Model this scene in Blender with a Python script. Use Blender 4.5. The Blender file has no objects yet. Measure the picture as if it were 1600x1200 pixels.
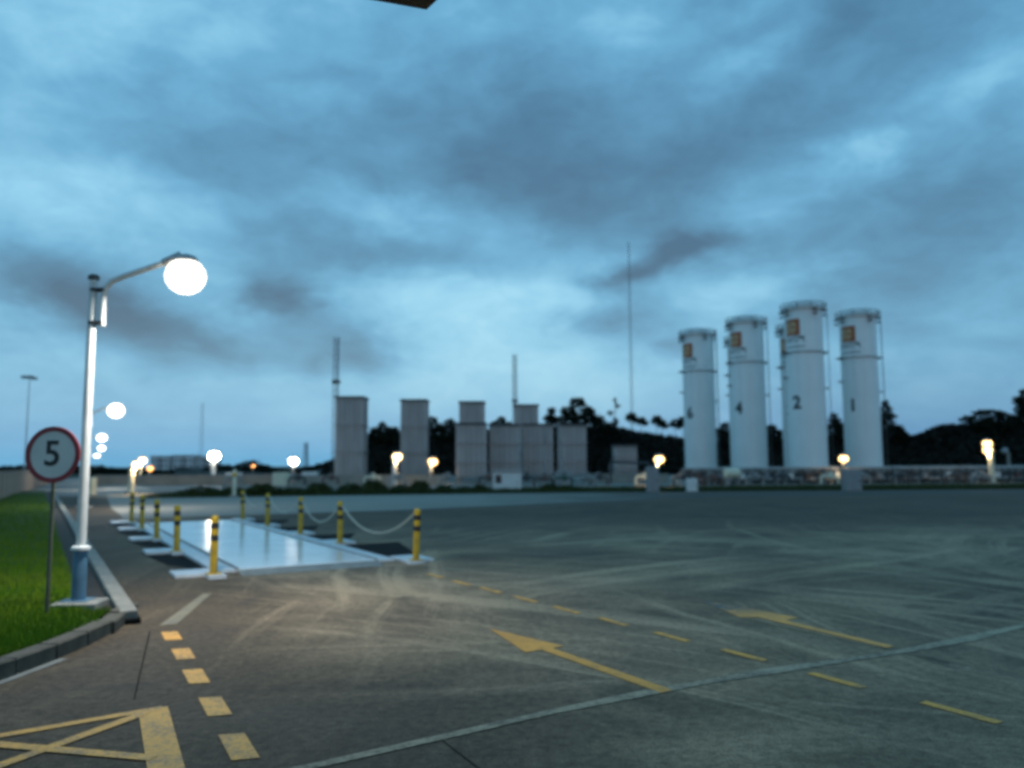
import bpy, bmesh, math, random
import numpy as np
from mathutils import Vector, Matrix
R = math.radians
random.seed(7)
rng = np.random.default_rng(7)
sc = bpy.context.scene
col = sc.collection

# ------------------------------------------------------------------ camera, sky, exposure
CAM_H = 1.6
SKYK = .050
cd = bpy.data.cameras.new('camera')
cd.sensor_width = 36.0
cd.lens = 28.125
cd.clip_start = 0.05
cd.clip_end = 6000
cd.dof.use_dof = True
cd.dof.focus_distance = 3.2
cd.dof.aperture_fstop = 1.6
cam = bpy.data.objects.new('camera', cd)
col.objects.link(cam)
cam.matrix_world = Matrix.Translation((0, 0, CAM_H)) @ Matrix.Rotation(R(90 + 5.76), 4, 'X') @ Matrix.Rotation(R(-0.3), 4, 'Z')
sc.camera = cam

world = bpy.data.worlds.new('World')
sc.world = world
world.use_nodes = True
wt = world.node_tree
wt.nodes.clear()


class NT:
    """small helper for building node graphs"""
    def __init__(s, tree):
        s.t = tree

    def new(s, kind, **kw):
        n = s.t.nodes.new(kind)
        for k, v in kw.items():
            setattr(n, k, v)
        return n

    def put(s, sock, v):
        if isinstance(v, bpy.types.NodeSocket):
            s.t.links.new(v, sock)
        elif v is not None:
            sock.default_value = v

    def m(s, op, a, b=None, c=None, clamp=False):
        n = s.new('ShaderNodeMath', operation=op, use_clamp=clamp)
        s.put(n.inputs[0], a)
        if b is not None: s.put(n.inputs[1], b)
        if c is not None: s.put(n.inputs[2], c)
        return n.outputs[0]

    def vm(s, op, a, b=None):
        n = s.new('ShaderNodeVectorMath', operation=op)
        s.put(n.inputs[0], a)
        if b is not None: s.put(n.inputs[1], b)
        return n.outputs[1] if op in ('LENGTH', 'DISTANCE', 'DOT_PRODUCT') else n.outputs[0]

    def sep(s, v):
        n = s.new('ShaderNodeSeparateXYZ')
        s.put(n.inputs[0], v)
        return n.outputs

    def comb(s, x, y, z=0.0):
        n = s.new('ShaderNodeCombineXYZ')
        for i, q in enumerate((x, y, z)): s.put(n.inputs[i], q)
        return n.outputs[0]

    def noise(s, vec, scale, detail=4.0, rough=0.55, dist=0.0):
        n = s.new('ShaderNodeTexNoise')
        s.put(n.inputs['Vector'], vec)
        s.put(n.inputs['Scale'], scale)
        n.inputs['Detail'].default_value = detail
        n.inputs['Roughness'].default_value = rough
        n.inputs['Distortion'].default_value = dist
        return n.outputs['Fac']

    def mapv(s, vec, loc=(0, 0, 0), rot=(0, 0, 0), scale=(1, 1, 1)):
        n = s.new('ShaderNodeMapping')
        s.put(n.inputs[0], vec)
        n.inputs['Location'].default_value = loc
        n.inputs['Rotation'].default_value = rot
        n.inputs['Scale'].default_value = scale
        return n.outputs[0]

    def rng(s, v, a, b, c=0.0, d=1.0, smooth=False):
        n = s.new('ShaderNodeMapRange')
        n.interpolation_type = 'SMOOTHSTEP' if smooth else 'LINEAR'
        s.put(n.inputs[0], v)
        for i, q in enumerate((a, b, c, d)): s.put(n.inputs[i + 1], q)
        return n.outputs[0]

    def ramp(s, v, stops):
        n = s.new('ShaderNodeValToRGB')
        s.put(n.inputs[0], v)
        e = n.color_ramp.elements
        while len(e) > 1: e.remove(e[0])
        e[0].position = stops[0][0]
        e[0].color = (*stops[0][1], 1)
        for p, c in stops[1:]:
            q = e.new(p)
            q.color = (*c, 1)
        return n.outputs[0]

    def mix(s, f, a, b, mode='MIX'):
        n = s.new('ShaderNodeMixRGB', blend_type=mode)
        s.put(n.inputs[0], f)
        s.put(n.inputs[1], a if isinstance(a, bpy.types.NodeSocket) else (*a, 1))
        s.put(n.inputs[2], b if isinstance(b, bpy.types.NodeSocket) else (*b, 1))
        return n.outputs[0]


def build_sky():
    g = NT(wt)
    d = g.new('ShaderNodeTexCoord').outputs['Generated']
    x, y, z = g.sep(d)
    az = g.m('ARCTAN2', x, y)
    el = g.m('ARCSINE', z)
    zz = g.m('ADD', g.m('MAXIMUM', z, 0.0), 0.16)
    flat = g.comb(g.m('DIVIDE', x, zz), g.m('DIVIDE', y, zz), 0.0)
    ang = g.comb(az, g.m('MULTIPLY', el, 1.9), 0.0)
    big = g.noise(g.mapv(flat, (3.1, 1.7, 0), (0, 0, R(20)), (1.0, 1.25, 1)), 0.55, 5, 0.55, 0.4)
    mid = g.noise(g.mapv(flat, (9.1, 4.7, 0), (0, 0, R(20)), (1.0, 1.3, 1)), 1.5, 6, 0.55, 0.5)
    fine = g.noise(ang, 10.0, 7, 0.62, 0.3)
    w1 = g.noise(ang, 5.0, 5, 0.6)
    w2 = g.noise(g.mapv(ang, (7, 3, 1)), 5.0, 5, 0.6)
    azw = g.m('ADD', az, g.m('MULTIPLY', g.m('SUBTRACT', w1, 0.5), 0.22))
    elw = g.m('ADD', el, g.m('MULTIPLY', g.m('SUBTRACT', w2, 0.5), 0.10))
    t = g.m('ADD', 0.405, g.m('MULTIPLY', g.m('SUBTRACT', big, 0.5), 0.28))
    t = g.m('ADD', t, g.m('MULTIPLY', g.m('SUBTRACT', mid, 0.5), 0.24))
    t = g.m('ADD', t, g.m('MULTIPLY', g.m('SUBTRACT', fine, 0.5), 0.50))
    t = g.m('ADD', t, g.m('MULTIPLY', g.rng(el, R(15), R(26), 0, 1, True), .07))
    # separate clouds and gaps: azimuth, elevation, half widths (degrees), tilt, weight (+ dark, - bright)
    clouds = [(-8.5, 14.8, 8.5, 1.8, -4, 0.432), (-16.5, 12.0, 3.2, 1.8, -10, 0.609), (-28.5, 11.0, 5.5, 2.2, -18, 0.493),
              (-25, 8.6, 4.5, 1.9, -18, 0.377), (-20.5, 8.2, 3.4, 1.5, -18, 0.348), (-12.3, 7.8, 4.4, 1.7, -8, 0.609),
              (12.5, 15.0, 3.8, 1.5, 8, 0.609), (8.4, 13.3, 3.0, .8, 4, 0.522), (7.0, 10.8, 4.5, 1.4, 4, 0.377),
              (10.6, 8.2, 2.2, 1.0, 0, 0.319), (4, 19.5, 15, 4.6, -6, 0.360), (-1, 26, 12, 4.5, -14, 0.168),
              (-20, 21.5, 13, 3, -8, 0.192), (26, 13.5, 8, 3.8, 12, 0.312), (24, 26, 9, 5.5, 20, 0.168), (15, 21, 6, 2.5, 18, 0.096),
              (-1, 13.0, 12, 3.6, -4, -0.30), (-9.5, 18.2, 6, 1.9, -14, -0.26), (18, 27.0, 4, 1.5, 22, -0.230), (7.4, 29, 3, 2.2, 0, -0.161),
              (30, 23.3, 4.5, 1.4, 12, -0.230), (27, 29, 9, 3, 0, 0.168), (31, 17, 6, 4, 0, 0.144), (23.2, 20.0, 2.4, 1.4, 15, -0.299), (17, 17.4, 6, 1.3, 6, -0.184), (19, 12.6, 6, 1.3, 4, -0.230),
              (-9, 6.0, 20, 4.0, 0, -0.230), (-30, 17, 7, 3, 0, -0.161), (-31, 28, 10, 6, 0, -0.184), (-8, 30, 12, 3, 0, -0.115), (5, 6.5, 9, 2.5, 0, -0.161)]
    for a, e, sa, se, tilt, w in clouds:
        ct, st = math.cos(R(tilt)), math.sin(R(tilt))
        dx = g.m('SUBTRACT', azw, R(a))
        dy = g.m('SUBTRACT', elw, R(e))
        p = g.m('ADD', g.m('MULTIPLY', dx, ct / R(sa)), g.m('MULTIPLY', dy, st / R(sa)))
        q = g.m('ADD', g.m('MULTIPLY', dx, -st / R(se)), g.m('MULTIPLY', dy, ct / R(se)))
        rr = g.m('ADD', g.m('MULTIPLY', p, p), g.m('MULTIPLY', q, q))
        b = g.m('EXPONENT', g.m('MULTIPLY', rr, -1.0))
        t = g.m('ADD', t, g.m('MULTIPLY', b, w))
    c = g.ramp(t, [(0.0, (.34, .63, .78)), (.22, (.205, .48, .67)), (.42, (.108, .330, .525)), (.58, (.074, .243, .405)),
                   (.78, (.048, .160, .282)), (1.0, (.030, .100, .19))])
    # clearer, deeper blue low down
    low = g.rng(el, R(0), R(11), 1.0, 0.0, True)
    c = g.mix(g.m('MULTIPLY', low, 0.75), c, g.mix(g.rng(az, R(2), R(24), 0, 1, True), (.125, .375, .60), (.048, .225, .43)))
    sky = g.new('ShaderNodeTexSky', sky_type='NISHITA')
    sky.sun_disc = False
    sky.sun_elevation = R(1.0)
    sky.sun_rotation = R(170)
    add = g.mix(1.0, c, g.mix(1.0, sky.outputs[0], (SKYK, SKYK, SKYK), 'MULTIPLY'), 'ADD')
    # under the horizon the ground plane hides this
    bg = g.new('ShaderNodeBackground')
    g.put(bg.inputs[0], add)
    bg.inputs[1].default_value = 1.0
    out = g.new('ShaderNodeOutputWorld')
    wt.links.new(bg.outputs[0], out.inputs[0])


build_sky()

vs = sc.view_settings
sc.display_settings.display_device = 'sRGB'
vs.view_transform = 'Standard'
vs.look = 'None'
vs.exposure = 0.22
vs.gamma = 1.0
vs.use_curve_mapping = False
sc.render.engine = 'CYCLES'
cy = sc.cycles
cy.use_denoising = True
cy.denoising_prefilter = 'ACCURATE'
cy.use_adaptive_sampling = False
cy.max_bounces = 5
cy.diffuse_bounces = 3
cy.glossy_bounces = 3
cy.sample_clamp_indirect = 3.0
cy.caustics_reflective = False
cy.caustics_refractive = False
cy.pixel_filter_type = 'GAUSSIAN'
cy.filter_width = 3.4


# ------------------------------------------------------------------ materials
def material(name):
    m = bpy.data.materials.new(name)
    m.use_nodes = True
    g = NT(m.node_tree)
    b = m.node_tree.nodes['Principled BSDF']
    return m, g, b


def worn(name, c, rough=0.6, metal=0.0, var=0.25, scale=3.0, dirt=None, dirt_amt=0.4, bump=0.0, spec=0.5):
    """paint / concrete / metal with blotches, fine grain and dirt"""
    m, g, b = material(name)
    co = g.new('ShaderNodeTexCoord').outputs['Object']
    n1 = g.noise(co, scale, 5, 0.6)
    n2 = g.noise(co, scale * 9, 3, 0.6)
    lo = tuple(q * (1 - var) for q in c)
    hi = tuple(min(1, q * (1 + var)) for q in c)
    cc = g.mix(g.rng(n1, .3, .7), lo, hi)
    cc = g.mix(g.m('MULTIPLY', g.rng(n2, .35, .75), var * 0.8), cc, tuple(q * 0.5 for q in c))
    if dirt:
        st = g.noise(g.mapv(co, (3, 1, 0), (0, 0, 0), (1.0, 1.0, 0.18)), scale * 2.2, 4, 0.6)
        cc = g.mix(g.m('MULTIPLY', g.rng(st, .5, .75), dirt_amt), cc, dirt)
    g.put(b.inputs['Base Color'], cc)
    g.put(b.inputs['Roughness'], g.rng(n2, .3, .7, max(.05, rough - .1), min(1, rough + .1)))
    b.inputs['Metallic'].default_value = metal
    b.inputs['Specular IOR Level'].default_value = spec
    if bump:
        bp = g.new('ShaderNodeBump')
        bp.inputs['Strength'].default_value = bump
        bp.inputs['Distance'].default_value = 0.02
        g.put(bp.inputs['Height'], n2)
        g.put(b.inputs['Normal'], bp.outputs[0])
    return m


def emit(name, c, strength):
    m, g, b = material(name)
    co = g.new('ShaderNodeTexCoord').outputs['Object']
    n = g.noise(co, 4.0, 2)
    b.inputs['Base Color'].default_value = (.8, .8, .8, 1)
    b.inputs['Emission Color'].default_value = (*c, 1)
    g.put(b.inputs['Emission Strength'], g.rng(n, .2, .8, strength * .9, strength * 1.1))
    return m


def foliage_mat(name, c1, c2):
    m, g, b = material(name)
    co = g.new('ShaderNodeTexCoord').outputs['Object']
    n = g.noise(co, 0.6, 5, 0.65)
    n2 = g.noise(co, 9.0, 2, 0.5)
    cc = g.mix(g.rng(n, .35, .65), c1, c2)
    cc = g.mix(g.m('MULTIPLY', n2, .5), cc, tuple(q * .5 for q in c1))
    g.put(b.inputs['Base Color'], cc)
    b.inputs['Roughness'].default_value = 0.75
    b.inputs['Specular IOR Level'].default_value = 0.15
    return m


U = (-.509, .861)   # along the weighbridge lane
V = (.861, .509)    # across it


def W(s, t, z=0.0):
    return (U[0] * s + V[0] * t, U[1] * s + V[1] * t, z)


def asphalt_mat():
    m, g, b = material('asphalt')
    co = g.new('ShaderNodeTexCoord').outputs['Object']
    x, y, z = g.sep(co)
    s_ = g.m('ADD', g.m('MULTIPLY', x, U[0]), g.m('MULTIPLY', y, U[1]))
    t_ = g.m('ADD', g.m('MULTIPLY', x, V[0]), g.m('MULTIPLY', y, V[1]))
    blot = g.noise(co, 0.16, 5, 0.6, 0.3)
    blot2 = g.noise(g.mapv(co, (40, 3, 0)), 0.55, 5, 0.62, 0.4)
    grain = g.noise(co, 14.0, 4, 0.7)
    fine = g.noise(co, 70.0, 2, 0.7)
    wob = g.new('ShaderNodeTexNoise')
    g.put(wob.inputs['Vector'], co)
    wob.inputs['Scale'].default_value = 0.16
    wob.inputs['Detail'].default_value = 3
    cw = g.vm('ADD', co, g.vm('SCALE', wob.outputs['Color']))
    # turning tyre tracks: broad sweeping arcs of dust round a few turning centres
    arcs = 0.0
    for (cx, cyy, sc_, lo, hi, off, ks) in [(13, 0.5, 2.1, .50, .62, 0, .13), (21, 10, 2.4, .51, .63, 21, .11), (-3, 27, 1.6, .52, .66, 9, .14), (9, 30, 1.8, .52, .65, 4, .10), (26, 18, 2.0, .51, .64, 13, .12), (-9, -6, 2.3, .53, .64, 31, .10)]:
        dd = g.vm('DISTANCE', cw, (cx, cyy, 0))
        dy_ = g.m('SUBTRACT', y, cyy) if cyy < 25 else g.m('SUBTRACT', cyy, y)   # keeps the seam of the angle out of the yard
        th = g.m('ARCTAN2', g.m('SUBTRACT', x, cx), dy_)
        v = g.comb(g.m('MULTIPLY', dd, sc_), g.m('MULTIPLY', th, ks * 5), off)
        n = g.noise(v, 1.25, 4, 0.62, 0.1)
        mask = g.rng(g.noise(g.mapv(co, (off * 3 + 5, 2, 0)), 0.17, 2), .42, .60, 0, 1, True)
        a = g.m('MULTIPLY', g.rng(n, lo, hi), mask)
        arcs = a if arcs == 0.0 else g.m('MAXIMUM', arcs, a)
    # straight dust dragged off the weighbridge along the lane
    lane = g.noise(g.comb(g.m('MULTIPLY', s_, 0.16), g.m('MULTIPLY', t_, 2.1), 0), 1.6, 4, 0.6, 0.15)
    lane_m = g.m('MULTIPLY', g.rng(g.m('ABSOLUTE', g.m('SUBTRACT', t_, 3.75)), 0.5, 1.7, 1.0, 0.0, True), g.rng(s_, 12.8, 5.0, 1.0, .25, True))
    straight = g.m('MULTIPLY', g.rng(lane, .40, .66), lane_m)
    dust = g.m('ADD', g.m('MULTIPLY', g.rng(blot, .38, .66), 0.36), g.m('MULTIPLY', g.rng(blot2, .40, .68), 0.46))
    dust = g.m('ADD', dust, g.m('MULTIPLY', arcs, 0.58))
    dust = g.m('ADD', dust, g.m('MULTIPLY', straight, 0.34))
    # the swept apron beyond is darker and damp
    far = g.rng(g.m('ADD', y, g.m('MULTIPLY', g.m('SUBTRACT', blot, .5), 10.0)), 15.0, 25.0, 0.0, 1.0, True)
    dust = g.m('MULTIPLY', dust, g.rng(far, 0, 1, 1.0, 0.22))
    kerbside = g.rng(g.m('ADD', t_, g.m('MULTIPLY', g.m('SUBTRACT', blot2, .5), 1.6)), 1.4, 3.2, 0.16, 1.0, True)
    dust = g.m('MULTIPLY', dust, kerbside)
    dust = g.m('MULTIPLY', dust, g.rng(grain, .25, .75, .45, 1.5), clamp=True)
    base = g.mix(g.rng(grain, .3, .7), (.032, .0238, .0155), (.108, .077, .050))  # base and dust colours browned to carry warm lamp light
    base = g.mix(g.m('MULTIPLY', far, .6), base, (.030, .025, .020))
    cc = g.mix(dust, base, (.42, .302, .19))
    # oil stains
    oil = g.m('MULTIPLY', g.rng(g.noise(g.mapv(co, (11, 6, 0)), 0.8, 3, .5, .6), .66, .74), .55)
    cc = g.mix(oil, cc, (.028, .026, .024))
    spk = g.rng(fine, .3, .72, .55, 1.5)
    cc = g.mix(1.0, cc, g.comb(spk, spk, spk), 'MULTIPLY')
    g.put(b.inputs['Base Color'], cc)
    g.put(b.inputs['Roughness'], g.rng(blot2, .3, .7, .72, .90))
    b.inputs['Specular IOR Level'].default_value = 0.22
    bp = g.new('ShaderNodeBump')
    bp.inputs['Strength'].default_value = .5
    bp.inputs['Distance'].default_value = .012
    g.put(bp.inputs['Height'], g.m('ADD', grain, g.m('MULTIPLY', fine, .6)))
    g.put(b.inputs['Normal'], bp.outputs[0])
    return m


def road_mat():
    m, g, b = material('old_concrete_road')
    co = g.new('ShaderNodeTexCoord').outputs['Object']
    x, y, z = g.sep(co)
    n = g.noise(co, .3, 5, .6, .3)
    n2 = g.noise(co, 6, 4, .65)
    streak = g.noise(g.mapv(co, (0, 0, 0), (0, 0, R(-14)), (.12, 1.4, 1)), .9, 4, .6)
    fade = g.rng(g.m('ADD', x, g.m('MULTIPLY', g.m('SUBTRACT', n, .5), 14)), -6, 10, 0, 1, True)
    c = g.mix(g.rng(streak, .35, .65), (.24, .225, .195), (.34, .315, .27))
    c = g.mix(g.m('MULTIPLY', fade, .85), c, (.034, .031, .027))
    c = g.mix(g.rng(n2, .4, .75, 0, .4), c, (.12, .115, .10))
    g.put(b.inputs['Base Color'], c)
    b.inputs['Roughness'].default_value = .85
    b.inputs['Specular IOR Level'].default_value = .2
    return m


def paint_mat(name, c, wear=.5, under=(.12, .11, .09), tip=None):
    m, g, b = material(name)
    co = g.new('ShaderNodeTexCoord').outputs['Object']
    n = g.noise(co, 5.0, 5, .7)
    n2 = g.noise(co, 40.0, 3, .7)
    n3 = g.noise(co, 1.1, 3, .6)
    cc = g.mix(g.rng(n3, .3, .7), tuple(q * .8 for q in c), c)
    k = g.m('MULTIPLY', g.rng(g.m('ADD', g.m('MULTIPLY', n, .6), g.m('MULTIPLY', n2, .4)), .46, .62), wear)
    if tip:
        d = g.vm('DISTANCE', co, tip)
        k = g.m('MAXIMUM', k, g.m('MULTIPLY', g.rng(d, .25, .75, 1.0, 0.0), g.rng(n, .32, .5)))
    cc = g.mix(k, cc, under)
    g.put(b.inputs['Base Color'], cc)
    b.inputs['Roughness'].default_value = .7
    bp = g.new('ShaderNodeBump')
    bp.inputs['Strength'].default_value = .4
    bp.inputs['Distance'].default_value = .006
    g.put(bp.inputs['Height'], n2)
    g.put(b.inputs['Normal'], bp.outputs[0])
    return m


def seam_mat():
    m, g, b = material('chalky_joint')
    co = g.new('ShaderNodeTexCoord').outputs['Object']
    n = g.noise(co, 3.0, 5, .7)
    n2 = g.noise(co, 22.0, 4, .7)
    k = g.rng(g.m('ADD', g.m('MULTIPLY', n, .5), g.m('MULTIPLY', n2, .5)), .44, .62)
    g.put(b.inputs['Base Color'], g.mix(k, (.40, .32, .215), (.12, .095, .066)))
    b.inputs['Roughness'].default_value = .85
    return m


def deck_mat():
    m, g, b = material('deck_steel_paint')
    co = g.new('ShaderNodeTexCoord').outputs['Object']
    n = g.noise(co, .9, 5, .6, .4)
    n2 = g.noise(co, 16, 4, .65)
    c = g.mix(g.rng(n, .3, .7), (.82, .82, .82), (.90, .90, .89))
    c = g.mix(g.rng(n2, .5, .8, 0, .35), c, (.50, .50, .49))
    g.put(b.inputs['Base Color'], c)
    g.put(b.inputs['Roughness'], g.rng(n, .3, .7, .14, .20))
    b.inputs['Metallic'].default_value = .08
    b.inputs['Specular IOR Level'].default_value = .8
    return m


def tank_mat():
    m, g, b = material('tank_white_paint')
    co = g.new('ShaderNodeTexCoord').outputs['Object']
    st = g.noise(g.mapv(co, (0, 0, 0), (0, 0, 0), (1, 1, .05)), 2.6, 5, .6)
    n = g.noise(co, .5, 4, .6)
    c = g.mix(g.rng(n, .3, .7), (.82, .815, .79), (.90, .895, .87))
    c = g.mix(g.rng(st, .52, .8, 0, .35), c, (.46, .45, .42))
    g.put(b.inputs['Base Color'], c)
    b.inputs['Roughness'].default_value = .42
    return m


def vap_mat():
    m, g, b = material('frosted_aluminium')
    co = g.new('ShaderNodeTexCoord').outputs['Object']
    n = g.noise(g.mapv(co, (0, 0, 0), (0, 0, 0), (1, 1, .2)), 1.4, 5, .6)
    n2 = g.noise(co, .4, 3, .6)
    c = g.mix(g.rng(n, .3, .7), (.44, .425, .41), (.58, .56, .54))
    c = g.mix(g.rng(n2, .45, .7, 0, .4), c, (.34, .33, .32))
    g.put(b.inputs['Base Color'], c)
    b.inputs['Roughness'].default_value = .6
    b.inputs['Metallic'].default_value = .25
    return m


M = dict(
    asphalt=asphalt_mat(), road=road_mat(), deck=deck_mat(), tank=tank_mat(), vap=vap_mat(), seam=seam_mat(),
    yellow_line=paint_mat('yellow_road_paint', (.92, .42, .06), .7),
    arrow=paint_mat('worn_arrow_paint', (.95, .41, .06), .4),
    arrow_old=paint_mat('old_arrow_paint', (.92, .40, .08), .35, tip=(2.35, 9.3, 0)),
    faint=paint_mat('faded_line_paint', (.26, .21, .13), .75),
    ground=foliage_mat('field_soil', (.030, .042, .016), (.05, .05, .028)),
    plant=worn('plant_paving', (.17, .16, .14), .8, 0, .3, .5),
    turf=foliage_mat('turf_soil', (.022, .05, .006), (.04, .07, .010)),
    grass=foliage_mat('grass_blades', (.11, .24, .006), (.23, .29, .02)),
    rough_grass=foliage_mat('rough_grass', (.035, .06, .015), (.075, .085, .03)),
    kerb=worn('kerb_concrete', (.25, .235, .20), .8, 0, .22, 4, (.12, .11, .09), .5, .3),
    kerb_old=worn('kerb_dark', (.10, .085, .062), .85, 0, .35, 4, (.05, .05, .035), .6, .3),  # curved kerb, darker all over than the straight one
    soil=worn('dark_gutter_soil', (.035, .028, .022), .9, 0, .4, 5),
    gutter=worn('gutter_concrete', (.25, .25, .23), .8, 0, .3, 5),
    near_black=worn('near_black_matt', (.011, .011, .011), .95, 0, .4, 4, spec=.1),
    white=worn('white_paint', (.74, .74, .71), .5, 0, .08, 3, (.35, .33, .28), .3),
    cream=worn('cream_paint', (.70, .66, .50), .6, 0, .1, 3, (.35, .33, .28), .3),
    post_white=worn('post_galvanised_white', (.70, .70, .67), .55, .1, .15, 3, (.25, .23, .2), .5),
    padw=worn('pad_paint', (.66, .68, .70), .45, .1, .12, 4, (.25, .24, .22), .35),
    blue=worn('blue_paint', (.07, .16, .24), .5, 0, .25, 5, (.12, .10, .07), .4),
    yellow=worn('bollard_yellow', (.66, .39, .012), .5, 0, .22, 9, (.20, .14, .05), .75),
    black=worn('bollard_black', (.015, .015, .015), .5, 0, .3, 9),
    steel=worn('galvanised_steel', (.36, .36, .36), .5, .6, .2, 4),
    dsteel=worn('dark_steel', (.07, .072, .075), .55, .4, .3, 4),
    chain=worn('chain_plastic', (.55, .52, .42), .5, 0, .2, 20),
    post_green=worn('post_green', (.10, .11, .07), .7, .1, .3, 6, (.08, .05, .03), .5),
    red=worn('sign_red', (.27, .02, .028), .45, 0, .12, 6),
    sign_white=worn('sign_white', (.62, .62, .58), .5, 0, .06, 5, (.4, .38, .33), .25),
    ink=worn('sign_black', (.02, .02, .02), .5, 0, .2, 5),
    num=worn('number_black', (.025, .028, .03), .5, 0, .2, 5),
    emblem_field=worn('emblem_pale', (.62, .38, .20), .5, 0, .15, 3),
    emblem=worn('emblem_orange', (.40, .085, .02), .5, 0, .2, 3),
    letter=worn('lettering_grey', (.07, .085, .09), .5, 0, .2, 3),
    pink_wall=worn('pink_render', (.42, .30, .23), .85, 0, .15, 1.2, (.2, .16, .12), .5, .2),
    conc=worn('weathered_concrete', (.30, .285, .25), .85, 0, .2, 1.0, (.12, .11, .10), .5, .2),
    dark_conc=worn('shade_dark_concrete', (.045, .042, .038), .9, 0, .35, 1.0, (.03, .028, .025), .6, .2),  # bund wall coloured dark to stand for shaded openings behind the racks
    pipe=worn('pipe_white', (.30, .30, .29), .6, .1, .4, 2, (.2, .18, .15), .4),
    pipe_red=worn('pipe_red', (.13, .075, .06), .5, .1, .25, 3),
    pipe_green=worn('pipe_green', (.05, .11, .085), .5, .1, .25, 3),
    cab=worn('cabinet_paint', (.26, .28, .29), .5, .1, .1, 3, (.2, .2, .2), .3),
    dglass=worn('dark_glass', (.02, .025, .03), .15, 0, .2, 3),
    brown=worn('brown_cladding', (.16, .082, .04), .6, 0, .18, 2.5, (.06, .03, .02), .4),
    block=worn('flat_block_render', (.62, .62, .62), .8, 0, .1, .2),
    block_dark=worn('flat_block_glass', (.08, .10, .12), .4, 0, .2, .2),
    bark=worn('bark', (.05, .038, .028), .9, 0, .3, 3),
    leaf_dark=foliage_mat('dark_leaves', (.006, .012, .005), (.016, .022, .010)),
    leaf_hill=foliage_mat('hill_leaves', (.008, .008, .005), (.018, .015, .009)),
    shrub=foliage_mat('shrub_leaves', (.035, .055, .014), (.08, .085, .028)),
    hill=foliage_mat('hill_soil', (.010, .009, .006), (.018, .016, .010)),
    lamp_white=emit('lamp_white_glow', (1.0, .91, .76), 2.0),
    lamp_far=emit('lamp_far_glow', (1.0, .90, .74), 70.0),
    lamp_mid=emit('lamp_mid_glow', (1.0, .92, .80), 4.0),
    lamp_warm=emit('lamp_warm_glow', (1.0, .60, .20), 5.0),
    lamp_orange=emit('lamp_orange_glow', (1.0, .40, .08), 4.0),
    lamp_hot=emit('lamp_hot_glow', (1.0, .68, .30), 6.0),
)


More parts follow.
